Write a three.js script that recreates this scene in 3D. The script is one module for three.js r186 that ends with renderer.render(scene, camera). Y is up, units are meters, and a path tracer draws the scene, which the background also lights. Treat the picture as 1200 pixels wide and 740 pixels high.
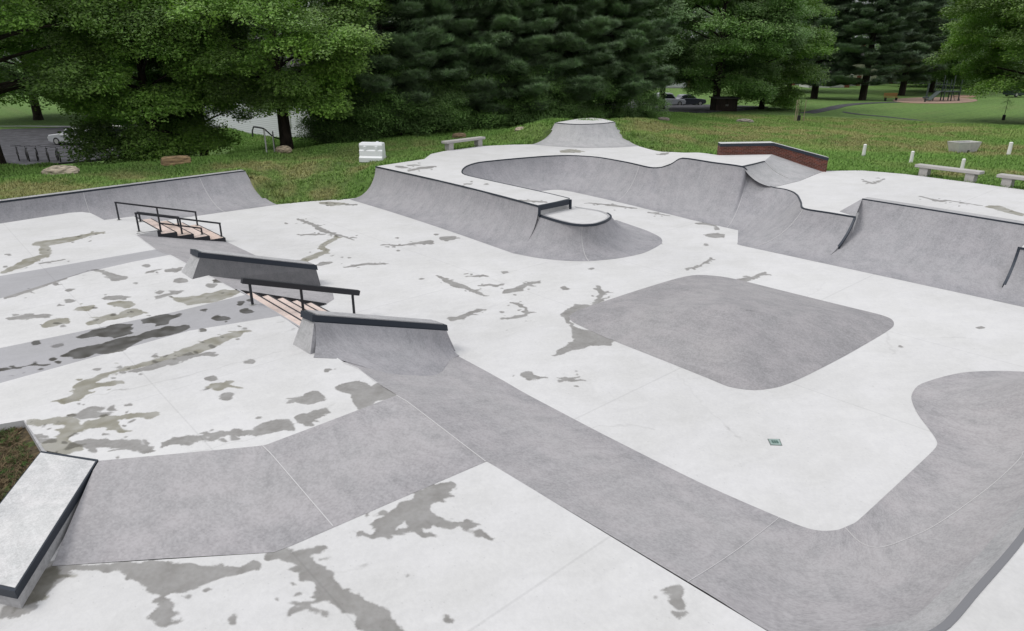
import * as THREE from 'three';
import { mergeGeometries } from 'three/addons/utils/BufferGeometryUtils.js';
import { RoundedBoxGeometry } from 'three/addons/geometries/RoundedBoxGeometry.js';

// ---------------------------------------------------------------- camera, sky, sun, exposure
const scene = new THREE.Scene();
const EYE = 6.0, FOCAL = 800, HORIZON = 68;                     // metres above the main flat; pixels of the 1200 x 740 photograph
const PITCH = Math.atan((370 - HORIZON) / FOCAL);
const camera = new THREE.PerspectiveCamera(2 * Math.atan(370 / FOCAL) * 180 / Math.PI, 1024 / 631, 0.1, 3000);
camera.position.set(0, EYE, 0);
camera.rotation.set(-PITCH, 0, 0);

const renderer = new THREE.WebGLRenderer({ antialias: true });
renderer.toneMapping = THREE.LinearToneMapping;
renderer.toneMappingExposure = 1.0;
renderer.shadowMap.enabled = true;

{ // a bright, even overcast
  const W = 256, H = 128, d = new Float32Array(W * H * 4);
  for (let j = 0; j < H; j++) for (let i = 0; i < W; i++) {
    const el = (j + 0.5) / H * Math.PI - Math.PI / 2, k = Math.max(0, Math.sin(el));
    const a = i / W * Math.PI * 2;
    const cl = 1 + 0.05 * Math.sin(a * 3 + el * 7) + 0.04 * Math.sin(a * 7 - el * 11 + 1.3);
    const L = (0.5 + 0.95 * k) * cl * 0.88;
    const o = (j * W + i) * 4;
    d[o] = L * 0.97; d[o + 1] = L * 0.995; d[o + 2] = L * 1.05; d[o + 3] = 1;
  }
  const tx = new THREE.DataTexture(d, W, H, THREE.RGBAFormat, THREE.FloatType);
  tx.mapping = THREE.EquirectangularReflectionMapping; tx.magFilter = THREE.LinearFilter; tx.needsUpdate = true;
  scene.background = tx; scene.environment = tx;
}
const sun = new THREE.DirectionalLight(new THREE.Color(1.0, 0.965, 0.91), 1.45);
sun.position.set(-60, 82, -14); sun.target.position.set(0, 0, -20);
sun.castShadow = true; sun.shadow.radius = 40;
Object.assign(sun.shadow.camera, { left: -90, right: 90, top: 90, bottom: -90, near: 1, far: 400 });
sun.shadow.mapSize.set(2048, 2048);
scene.add(sun, sun.target);

// ---------------------------------------------------------------- helpers
const V3 = THREE.Vector3, v3 = (x, y, z) => new V3(x, y, z);
const CU = Math.cos(42 * Math.PI / 180), SU = Math.sin(42 * Math.PI / 180);
const S = (s, t, h = 0) => v3(s * CU + t * SU, h, -s * SU + t * CU);       // park grid: s across the banks, t along them
const ST = (p) => [p.x * CU - p.z * SU, p.x * SU + p.z * CU];
const P = (px, py, h = 0) => {                                             // a pixel on the level h
  const u = (px - 600) / FOCAL, v = (py - 370) / FOCAL;
  const dy = -Math.sin(PITCH) - v * Math.cos(PITCH), dz = -Math.cos(PITCH) + v * Math.sin(PITCH);
  const k = (h - EYE) / dy;
  return v3(u * k, h, dz * k);
};
const lerp = (a, b, k) => a + (b - a) * k, clamp = (x, a = 0, b = 1) => Math.min(b, Math.max(a, x));
const smooth = (a, b, x) => { const k = clamp((x - a) / (b - a)); return k * k * (3 - 2 * k); };
const mulberry = (a) => () => { a = (a + 0x6d2b79f5) | 0; let t = Math.imul(a ^ (a >>> 15), 1 | a); t = (t + Math.imul(t ^ (t >>> 7), 61 | t)) ^ t; return ((t ^ (t >>> 14)) >>> 0) / 4294967296; };
const hash2 = (x, y) => { let h = Math.imul(x, 374761393) + Math.imul(y, 668265263) | 0; h = Math.imul(h ^ (h >>> 13), 1274126177); return ((h ^ (h >>> 16)) >>> 0) / 4294967296; };
function vnoise(x, y, per = 0) {
  let xi = Math.floor(x), yi = Math.floor(y); const fx = x - xi, fy = y - yi;
  const u = fx * fx * (3 - 2 * fx), w = fy * fy * (3 - 2 * fy);
  let x1 = xi + 1, y1 = yi + 1;
  if (per) { xi = ((xi % per) + per) % per; x1 = ((x1 % per) + per) % per; yi = ((yi % per) + per) % per; y1 = ((y1 % per) + per) % per; }
  const a = hash2(xi, yi), b = hash2(x1, yi), c = hash2(xi, y1), d = hash2(x1, y1);
  return a + (b - a) * u + (c - a) * w + (a - b - c + d) * u * w;
}
const fbm = (x, y, o = 4) => { let s = 0, a = 0.5, n = 0; for (let i = 0; i < o; i++) { s += a * vnoise(x, y); n += a; x = x * 2.03 + 17.1; y = y * 2.03 + 5.7; a *= 0.5; } return s / n; };
const taken = {};
const numbered = (n) => { const k = taken[n] = (taken[n] ?? -1) + 1; return k ? `${n}_${String(k).padStart(3, '0')}` : n; };
const shadowed = (o) => { o.traverse((c) => { if (c.isMesh) { c.castShadow = true; c.receiveShadow = true; } }); return o; };
function mesh(name, geo, mat, parent) { const m = new THREE.Mesh(geo, mat); m.name = parent ? name : numbered(name); m.castShadow = m.receiveShadow = true; (parent || scene).add(m); return m; }
function thing(name, label, category, pos = [0, 0, 0], turn = 0, group) {
  const o = new THREE.Group(); o.name = numbered(name); o.position.set(...(pos.isVector3 ? pos.toArray() : pos)); o.rotation.y = turn;
  o.userData = { label, category }; if (group) o.userData.group = group; scene.add(o); return o;
}
function tag(o, label, category, group) { Object.assign(o.userData, { label, category }); if (group) o.userData.group = group; return o; }
function struct(o, label) { o.userData.kind = 'structure'; if (label) o.userData.label = label; return o; }

// geometry from loose triangles: [[a,b,c], ...] of Vector3, uv given by a function of the point
const tuv = (p) => { const [s, t] = ST(p); return [s, t]; };
function triGeo(tris, uvf = tuv) {
  const pos = [], uv = [];
  for (const t of tris) for (const p of t) { pos.push(p.x, p.y, p.z); uv.push(...uvf(p)); }
  const g = new THREE.BufferGeometry(); g.setAttribute('position', new THREE.Float32BufferAttribute(pos, 3)); g.setAttribute('uv', new THREE.Float32BufferAttribute(uv, 2));
  g.computeVertexNormals(); return g;
}
// a level or sloping concrete slab: outline of Vector3, walls down to the height 'foot'
function slabGeo(pts, foot = null, uvf = tuv) {
  const c = pts.map((p) => new THREE.Vector2(p.x, -p.z));
  if (THREE.ShapeUtils.isClockWise(c)) { pts = pts.slice().reverse(); c.reverse(); }
  const f = THREE.ShapeUtils.triangulateShape(c, []), tris = f.map(([a, b, d]) => [pts[a], pts[b], pts[d]]);
  if (foot !== null) for (let i = 0; i < pts.length; i++) {
    const a = pts[i], b = pts[(i + 1) % pts.length], a0 = v3(a.x, foot, a.z), b0 = v3(b.x, foot, b.z);
    tris.push([a0, b0, b], [a0, b, a]);
  }
  return triGeo(tris, uvf);
}
// ruled surface through rows of points; uv in metres along the rows and across them
function loftGeo(rows, flip = false) {
  const n = rows.length, m = rows[0].length, pos = [], uv = [], idx = [];
  const mid = Math.floor(m / 2); let u = 0; const us = [0];
  for (let i = 1; i < n; i++) { u += rows[i][mid].distanceTo(rows[i - 1][mid]); us.push(u); }
  for (let i = 0; i < n; i++) { let w = 0; for (let j = 0; j < m; j++) { if (j) w += rows[i][j].distanceTo(rows[i][j - 1]); const p = rows[i][j]; pos.push(p.x, p.y, p.z); uv.push(us[i], w); } }
  for (let i = 0; i < n - 1; i++) for (let j = 0; j < m - 1; j++) {
    const a = i * m + j, b = a + 1, c = a + m, d = c + 1;
    if (flip) idx.push(a, c, b, b, c, d); else idx.push(a, b, c, b, d, c);
  }
  const g = new THREE.BufferGeometry(); g.setAttribute('position', new THREE.Float32BufferAttribute(pos, 3)); g.setAttribute('uv', new THREE.Float32BufferAttribute(uv, 2));
  g.setIndex(idx); g.computeVertexNormals(); return g;
}
// points of one skate transition from base to top; curve 1 = circular arc, 0 = straight bank
function transRow(base, top, curve = 1, n = 14) {
  const run = Math.hypot(top.x - base.x, top.z - base.z), h = Math.max(0.05, top.y - base.y), row = [];
  const r = (run * run + h * h) / (2 * h), th = run >= h ? Math.asin(clamp(run / r)) : Math.PI - Math.asin(clamp(run / r));
  for (let k = 0; k <= n; k++) {
    const a = th * k / n, fx = r * Math.sin(a) / run, fy = r * (1 - Math.cos(a)) / h, l = k / n;
    const x = lerp(l, fx, curve), y = lerp(l, fy, curve);
    row.push(v3(lerp(base.x, top.x, x), base.y + (top.y - base.y) * y, lerp(base.z, top.z, x)));
  }
  return row;
}
// smooth resampling of matched lists (each entry an array of numbers)
function resample(list, per = 6) {
  const out = [];
  for (let i = 0; i < list.length - 1; i++) {
    const p0 = list[Math.max(0, i - 1)], p1 = list[i], p2 = list[i + 1], p3 = list[Math.min(list.length - 1, i + 2)];
    for (let k = 0; k < per; k++) {
      const t = k / per;
      out.push(p1.map((_, c) => { const m1 = (p2[c] - p0[c]) / 2, m2 = (p3[c] - p1[c]) / 2, a = 2 * t ** 3 - 3 * t ** 2 + 1, b = t ** 3 - 2 * t ** 2 + t, d = -2 * t ** 3 + 3 * t ** 2, e = t ** 3 - t ** 2; return a * p1[c] + b * 0.75 * m1 + d * p2[c] + e * 0.75 * m2; }));
    }
  }
  out.push(list.at(-1)); return out;
}
// rectangular bar swept along a polyline (width w level, height hgt), closed ends
function sweepGeo(pts, w, hgt, drop = 0) {
  const n = pts.length, ring = [];
  for (let i = 0; i < n; i++) {
    const a = pts[Math.max(0, i - 1)], b = pts[Math.min(n - 1, i + 1)], dx = b.x - a.x, dz = b.z - a.z, l = Math.hypot(dx, dz) || 1;
    const nx = -dz / l * w / 2, nz = dx / l * w / 2, p = pts[i];
    ring.push([v3(p.x - nx, p.y - drop, p.z - nz), v3(p.x + nx, p.y - drop, p.z + nz), v3(p.x + nx, p.y - drop - hgt, p.z + nz), v3(p.x - nx, p.y - drop - hgt, p.z - nz)]);
  }
  const t = [];
  for (let i = 0; i < n - 1; i++) for (let k = 0; k < 4; k++) { const A = ring[i][k], B = ring[i][(k + 1) % 4], C = ring[i + 1][k], D = ring[i + 1][(k + 1) % 4]; t.push([A, B, C], [B, D, C]); }
  const e = ring[0], f = ring[n - 1]; t.push([e[0], e[2], e[1]], [e[0], e[3], e[2]], [f[0], f[1], f[2]], [f[0], f[2], f[3]]);
  return triGeo(t);
}
function barGeo(a, b, r, r2 = r, seg = 8) {
  const d = b.clone().sub(a), g = new THREE.CylinderGeometry(r2, r, d.length(), seg);
  g.applyQuaternion(new THREE.Quaternion().setFromUnitVectors(v3(0, 1, 0), d.clone().normalize())); g.translate((a.x + b.x) / 2, (a.y + b.y) / 2, (a.z + b.z) / 2); return g;
}
function boxBar(a, b, w, h) { // square tube between two points, kept upright
  const d = b.clone().sub(a), len = d.length(), z = d.clone().normalize(), up = Math.abs(z.y) > 0.95 ? v3(CU, 0, -SU) : v3(0, 1, 0);
  const x = up.clone().cross(z).normalize(), y = z.clone().cross(x), g = new RoundedBoxGeometry(w, h, len, 1, Math.min(w, h) * 0.12);
  g.applyMatrix4(new THREE.Matrix4().makeBasis(x, y, z)); g.translate((a.x + b.x) / 2, (a.y + b.y) / 2, (a.z + b.z) / 2); return g;
}
// solid with four-cornered bottom and top
function hexaGeo(b, t) {
  const q = (a, c, d, e) => [[a, c, d], [a, d, e]], tris = [...q(t[0], t[1], t[2], t[3]), ...q(b[3], b[2], b[1], b[0])];
  for (let i = 0; i < 4; i++) { const j = (i + 1) % 4; tris.push(...q(b[i], b[j], t[j], t[i])); }
  const g = triGeo(tris), n = g.attributes.normal, p = g.attributes.position, u = g.attributes.uv;
  for (let i = 0; i < p.count; i++) { const [s, tt] = ST(v3(p.getX(i), 0, p.getZ(i))), [ns, nt] = ST(v3(n.getX(i), 0, n.getZ(i))); if (Math.abs(n.getY(i)) < 0.75) u.setXY(i, Math.abs(ns) > Math.abs(nt) ? tt : s, p.getY(i)); }
  return g;
}
const box = (w, h, d, r = 0.02, x = 0, y = 0, z = 0) => { const g = new RoundedBoxGeometry(w, h, d, 2, Math.min(r, w / 2.1, h / 2.1, d / 2.1)); g.translate(x, y, z); return g; };
const plain = (g) => { const k = g.index ? g.toNonIndexed() : g; for (const n of Object.keys(k.attributes)) if (!['position', 'normal', 'uv'].includes(n)) k.deleteAttribute(n); return k; };
const merge = (l) => mergeGeometries(l.map(plain));

// ---------------------------------------------------------------- surfaces
const rgb = (r, g, b) => new THREE.Color().setRGB(r, g, b);
function dataTex(W, H, f, srgb = false) {
  const d = new Uint8Array(W * H * 4);
  for (let j = 0; j < H; j++) for (let i = 0; i < W; i++) { const c = f(i, j), o = (j * W + i) * 4; d[o] = clamp(c[0]) * 255; d[o + 1] = clamp(c[1]) * 255; d[o + 2] = clamp(c[2]) * 255; d[o + 3] = 255; }
  const t = new THREE.DataTexture(d, W, H); t.magFilter = t.minFilter = THREE.LinearFilter; t.wrapS = t.wrapT = THREE.RepeatWrapping;
  if (srgb) t.colorSpace = THREE.SRGBColorSpace; t.needsUpdate = true; return t;
}
const SR = (x) => x <= 0.0031308 ? 12.92 * x : 1.055 * x ** (1 / 2.4) - 0.055;

// stains left by standing water and mud, given where they lie in the photograph and laid on the level h of their slab
const stainList = [];   // {h, kind, pts:[[x,y,ry]...] | poly}
const streak = (h, kind, ...pts) => stainList.push({ h, kind, pts });
const puddle = (h, kind, poly) => stainList.push({ h, kind, poly });
const zoomed = (x0, y0, k, list) => list.map(([x, y, ...r]) => [x / k + x0, y / k + y0, ...r]);
{
  const B = 0.75, D = 0.9, L = 0.65, K = 1.35, R = 1.2;
  // deck behind the first grey strip
  streak(B, 'mud', [43, 286, 2.5], [57, 285, 3], [82, 281, 2.5], [105, 275, 1.5], [122, 272, 0.8]); streak(B, 'mud', [50, 288, 3], [53, 295, 3.5], [55, 300, 2]);
  streak(B, 'mud', [0, 320, 1], [22, 312, 3], [35, 306, 3.5], [48, 301, 2]); streak(B, 'wet', [45, 309, 0.7], [75, 304.5, 0.7]); streak(B, 'wet', [9, 299, 1.2]); streak(B, 'wet', [105, 283, 0.8]);
  // between the grey strips
  streak(D, 'wet', [6, 349, 1.5], [32, 340, 2.5], [65, 330, 1.2], [100, 316, 1]); streak(D, 'wet', [100, 312.5, 0.8], [122, 320, 1.5], [135, 325.5, 3.8], [145, 326, 2]);
  for (const e of [[171, 312, 1.8], [82, 340, 1.8], [67, 333, 1.5], [81, 353, 1.8], [69, 358, 1.2], [157, 332, 1], [112, 361, 1], [72, 383, 1.5], [188, 343, 1.8], [211, 329, 3], [247, 335, 2.5]]) streak(D, 'wet', e);
  streak(D, 'wet', [172, 319, 0.8], [188, 316, 0.8]); streak(D, 'mud', [90, 363, 2.5], [108, 360, 2]);
  streak(D, 'wet', [125, 349, 1.5], [135, 349, 2.5], [145, 350, 2]); streak(D, 'mud', [131, 356, 2], [143, 357, 4], [151, 357, 3]); streak(D, 'mud', [145, 368, 3], [153, 367, 4.5], [164, 366, 3]);
  streak(D, 'mud', [138, 371, 2.5], [130, 371, 3.5], [113, 376, 3], [105, 379, 1.5]); streak(D, 'wet', [10, 374, 0.8], [32, 371, 2.5], [57, 370, 1.5]);
  streak(D, 'mud', [52, 382, 1.5], [60, 379, 3.5], [78, 376, 3]); streak(D, 'wet', [183, 349, 1.8], [212, 342, 0.8]);
  streak(D, 'mud', [206, 351, 2], [222, 353, 4], [245, 349, 5], [262, 345, 4.5], [278, 342, 2]); streak(D, 'wet', [195, 317, 1], [205, 317, 2], [212, 315, 1.2]);
  // standing water on the second strip
  const z = (l) => zoomed(0, 240, 4, l);
  puddle(D, 'dark', z([[345, 625], [420, 590], [500, 575], [540, 562], [610, 560], [625, 575], [600, 595], [625, 605], [540, 625], [470, 615], [400, 625]]));
  puddle(D, 'dark', z([[650, 545], [700, 530], [760, 515], [840, 515], [840, 525], [790, 545], [780, 560], [740, 572], [720, 555], [665, 560]]));
  puddle(D, 'dark', z([[290, 705], [370, 670], [480, 655], [560, 625], [650, 610], [720, 590], [790, 570], [885, 565], [880, 580], [830, 605], [760, 615], [690, 630], [640, 645], [560, 690], [500, 700], [430, 705], [370, 725]]));
  for (const e of [[41, 402.5, 2.2], [64, 420, 2], [69, 424, 1.6], [239, 363.5, 1.6], [257, 373, 3], [264, 374, 1.6], [265, 377.5, 0.8], [237, 387.5, 2], [289, 365, 2.8], [282, 355.5, 2], [292, 352.5, 1.5], [255, 329, 2.8]]) streak(D, 'dark', e);
  streak(D, 'wet', [64, 406, 1.5], [72, 404, 1]); streak(D, 'dark', [0, 435, 0.45], [20, 431, 0.45], [46, 427, 0.45]);
  // big deck above the long low bank
  streak(D, 'mud', [290, 388, 1], [280, 391, 2], [262, 397, 4], [232, 409, 5], [205, 417, 2.5], [172, 426, 2.2], [140, 434, 2], [115, 442, 2], [97, 454, 5], [92, 463, 4], [76, 470, 0.8]);
  streak(D, 'wet', [248, 414, 1], [212, 420, 1.2], [176, 431, 2.5], [152, 436, 1]); streak(D, 'mud', [132, 448, 1.2], [108, 454, 1.5]);
  for (const e of [[248, 444, 2.5], [266, 465, 3], [292, 424, 2], [386, 434, 2], [369, 464, 4.5], [278, 506, 3.5], [303, 490, 1.6], [382, 481, 2.2], [132, 479, 2.2], [153, 475, 1.4], [138, 535, 1.2], [264, 518, 1.2], [280, 382.5, 1.2]]) streak(D, 'wet', e);
  streak(D, 'mud', [250, 454, 3], [258, 454, 4.5], [266, 453, 2.5]); streak(D, 'wet', [344, 469, 2.5], [356, 469.5, 4.5], [366, 471, 2.5]);
  streak(D, 'wet', [298, 506, 3], [306, 503, 5], [314, 502, 6], [328, 498, 5.5], [342, 503, 2.5]); streak(D, 'wet', [350, 493, 3], [360, 490, 6], [372, 486, 4]);
  puddle(D, 'wet', zoomed(0, 380, 2.5, [[985, 185], [1000, 175], [1030, 170], [1060, 168], [1085, 185], [1110, 170], [1168, 205], [1050, 250], [1040, 230], [1030, 205], [1000, 200]]));
  streak(D, 'mud', [32, 498, 1.5], [60, 494, 3], [80, 493, 2.5]); streak(D, 'wet', [88, 488, 2.5], [108, 487, 3.5], [120, 486, 1.5]); streak(D, 'wet', [98, 482.5, 2.5], [108, 481, 1.5]);
  streak(D, 'mud', [86, 496, 4], [80, 508, 4], [72, 520, 6]); streak(D, 'mud', [84, 507, 3], [105, 497, 2.5], [132, 491, 2], [152, 488, 2.8], [180, 487, 2.2]);
  streak(D, 'mud', [55, 523, 6], [72, 523, 7], [90, 526, 4]); streak(D, 'wet', [92, 521, 3.5], [118, 519, 5], [140, 519, 3.5], [155, 523, 4.5], [165, 527, 2]);
  streak(D, 'mud', [138, 498, 2], [125, 503, 1.2]); streak(D, 'wet', [192, 521, 1.8], [225, 514, 0.8], [262, 510, 1.2], [290, 505, 0.8]); streak(D, 'wet', [38, 511, 1.5], [46, 517, 2.2], [62, 517, 1.5]);
  streak(D, 'dark', [147, 545, 2.4]);
  // low deck in front of the long bank
  puddle(L, 'wet', zoomed(0, 540, 2, [[100, 246], [300, 242], [420, 236], [500, 252], [600, 238], [615, 250], [540, 270], [480, 285], [430, 305], [390, 318], [345, 310], [325, 285], [300, 265], [250, 255], [180, 255], [130, 290], [80, 340], [50, 360], [0, 372], [0, 345], [40, 345], [90, 300]]));
  streak(L, 'wet', [196, 702, 3], [189, 716, 4], [186, 724, 8], [186, 730, 6]);
  streak(L, 'wet', [320, 649, 5], [350, 656, 5], [370, 672, 8], [386, 688, 9], [400, 700, 8], [425, 716, 10], [445, 732, 13], [460, 746, 14]); streak(L, 'wet', [350, 652, 3], [385, 643, 1.2]); streak(L, 'wet', [340, 722, 0.8], [410, 688, 1.2]);
  streak(L, 'wet', [420, 631, 1], [440, 628, 3], [452, 618, 6]); streak(L, 'wet', [452, 614, 7], [470, 600, 8], [490, 591, 9], [510, 580, 9], [526, 568, 4]); streak(L, 'wet', [478, 606, 6], [486, 616, 4], [496, 627, 1.5]); streak(L, 'wet', [490, 598, 5], [500, 606, 3.5], [518, 615, 1.2]);
  streak(L, 'wet', [430, 603, 1.4]); streak(L, 'wet', [505, 605, 0.5], [540, 616, 0.9], [580, 635, 0.5]);
  for (const e of [[242, 690, 2.2], [344, 687, 1.8], [272, 729, 3.2], [527, 724, 3.2], [472, 675, 1.6]]) streak(L, 'wet', e);
  streak(L, 'wet', [785, 690, 2], [792, 695, 5], [797, 706, 6]); streak(L, 'wet', [793, 718, 3]); streak(L, 'mud', [66, 668, 5], [52, 684, 5], [40, 700, 4], [20, 712, 3]);
  // main flat
  streak(0, 'wet', [349, 257, 1], [364, 262, 1.5], [377, 270, 2], [397, 276, 1], [414, 281, 0.7]); streak(0, 'mud', [394, 278, 2], [383, 285, 1.8], [377, 289, 2.5], [383, 295, 2], [364, 302, 2.5], [356, 306, 3]);
  streak(0, 'wet', [372, 311, 1], [380, 309, 2], [388, 308, 1]); streak(0, 'mud', [376, 238, 1.2], [388, 239, 2.6], [402, 239, 1.2]); streak(0, 'wet', [405, 240, 0.7], [418, 240, 0.9]);
  streak(0, 'wet', [447, 287, 0.7], [470, 288, 0.7], [498, 284, 1.5], [505, 284, 2.5]); streak(0, 'wet', [517, 279, 1.5], [524, 280, 2.8], [532, 279, 2]);
  for (const e of [[466, 279, 1], [511, 275, 1], [466, 294, 1], [495, 327, 1], [591, 319.5, 1.5], [389, 300, 0.8], [400, 302, 0.8], [409, 302, 0.8], [335, 262, 1], [588, 366, 1], [662, 338, 2], [840, 268, 1.8], [860, 266, 1.8], [827, 287, 1.3], [1055, 406, 1.5], [1149, 384, 1.7], [694, 315, 1.2], [724, 300, 1.2], [775, 286, 0.8], [1024, 453, 0.6]]) streak(0, 'wet', e);
  streak(0, 'wet', [356, 275, 0.7], [380, 275, 0.7]); streak(0, 'wet', [406, 313, 0.8], [426, 310, 1.5], [452, 309.5, 0.8]); streak(0, 'wet', [512, 323, 0.8], [530, 333, 2.5], [545, 337, 2], [566, 346, 1]);
  streak(0, 'wet', [548, 324, 0.7], [572, 323.5, 0.7]); streak(0, 'wet', [560, 335, 0.7], [590, 334, 0.9]); streak(0, 'wet', [592, 342, 2], [608, 339, 3], [620, 333, 1.2], [632, 330, 1]);
  streak(0, 'wet', [530, 375, 2], [545, 370, 2.2], [562, 363, 1]); streak(0, 'wet', [593, 374, 1], [615, 370, 1.2], [617, 362, 1.2], [613, 358, 1], [602, 355, 0.7]);
  puddle(0, 'wet', [[655, 369], [673, 357], [690, 358], [703, 352], [720, 346], [668, 372], [672, 382], [720, 398], [716, 405], [690, 405], [660, 416], [645, 418], [672, 400], [670, 386], [662, 374]]);
  streak(0, 'wet', [700, 353, 2], [706, 343, 2], [700, 337, 2]); streak(0, 'wet', [655, 447, 1.2], [678, 442, 0.6]); streak(0, 'wet', [612, 439, 2], [620, 441, 4], [628, 443, 3]);
  streak(0, 'wet', [866, 330, 3], [885, 325, 1.5], [897, 320, 1.5]); streak(0, 'wet', [803, 315, 0.7], [818, 313, 0.9], [830, 306, 1.1], [833, 303, 1.5]);
  streak(0, 'wet', [818, 262, 1], [828, 262, 2], [836, 264, 1.2]); streak(0, 'wet', [828, 276, 1.5], [838, 276, 3], [846, 276, 2]); streak(0, 'wet', [690, 238, 0.5], [720, 241, 1], [745, 244.5, 0.5]); streak(0, 'wet', [760, 249, 0.6], [785, 253, 0.5]);
  // decks
  streak(K, 'wet', [464, 195, 0.8], [471, 196, 1.5], [476, 196.5, 0.8]); streak(K, 'wet', [479, 200, 1], [494, 197, 1.4], [506, 196, 1.4]); streak(K, 'wet', [478, 194, 0.7], [488, 193.5, 0.8]); streak(K, 'wet', [553, 213, 0.8]); streak(K, 'wet', [544, 216, 0.5], [553, 215, 0.5]); streak(K, 'wet', [570, 216, 0.9]);
  streak(K, 'mud', [658, 177.5, 1.4], [668, 177, 2.2], [679, 177.5, 1.4]); streak(K, 'wet', [775, 182, 1.2], [782, 183, 1.2]); streak(K, 'wet', [608, 235, 1], [640, 237, 0.8]);
  streak(R, 'mud', [1158, 242, 1.5], [1172, 244, 2.8], [1184, 248, 2.2], [1198, 252, 1.6]); streak(R, 'wet', [1012, 212, 0.7], [1024, 215, 0.8], [1035, 210, 0.6]); streak(R, 'wet', [1078, 230, 0.6], [1102, 236, 1], [1112, 235, 0.6], [1150, 241, 0.5]);
}

{ // runnels and drips round the larger stains
  const rnd = mulberry(4242), more = [];
  for (const st of stainList) if (st.pts && st.pts.length > 1) for (let i = 0; i < st.pts.length - 1; i++) {
    const [x, y, r] = st.pts[i], [x2, y2] = st.pts[i + 1], L = Math.hypot(x2 - x, y2 - y), near = clamp((y - 200) / 200, 0.5, 1.7);
    for (let k = 0; k < L / 9; k++) { const q = rnd(), bx = lerp(x, x2, q), by = lerp(y, y2, q), a = (rnd() < 0.5 ? 0 : Math.PI) + (rnd() - 0.5) * 1.1, l = (5 + 12 * rnd()) * near, mx = bx + Math.cos(a) * l * 0.5, my = by + Math.sin(a) * l * 0.22 + (rnd() - 0.5) * 2 * near; more.push({ h: st.h, kind: st.kind, pts: [[bx, by, Math.min(r, 1.7) * near], [mx, my, 1.0 * near], [bx + Math.cos(a) * l, by + Math.sin(a) * l * 0.4, 0.45 * near]] }); }
    for (let k = 0; k < L / 11; k++) more.push({ h: st.h, kind: rnd() < 0.6 ? 'wet' : st.kind, pts: [[lerp(x, x2, rnd()) + (rnd() - 0.5) * 26 * near, lerp(y, y2, rnd()) + (rnd() - 0.5) * 11 * near, (0.5 + 1.1 * rnd() ** 2) * near]] });
  }
  stainList.push(...more);
}
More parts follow.
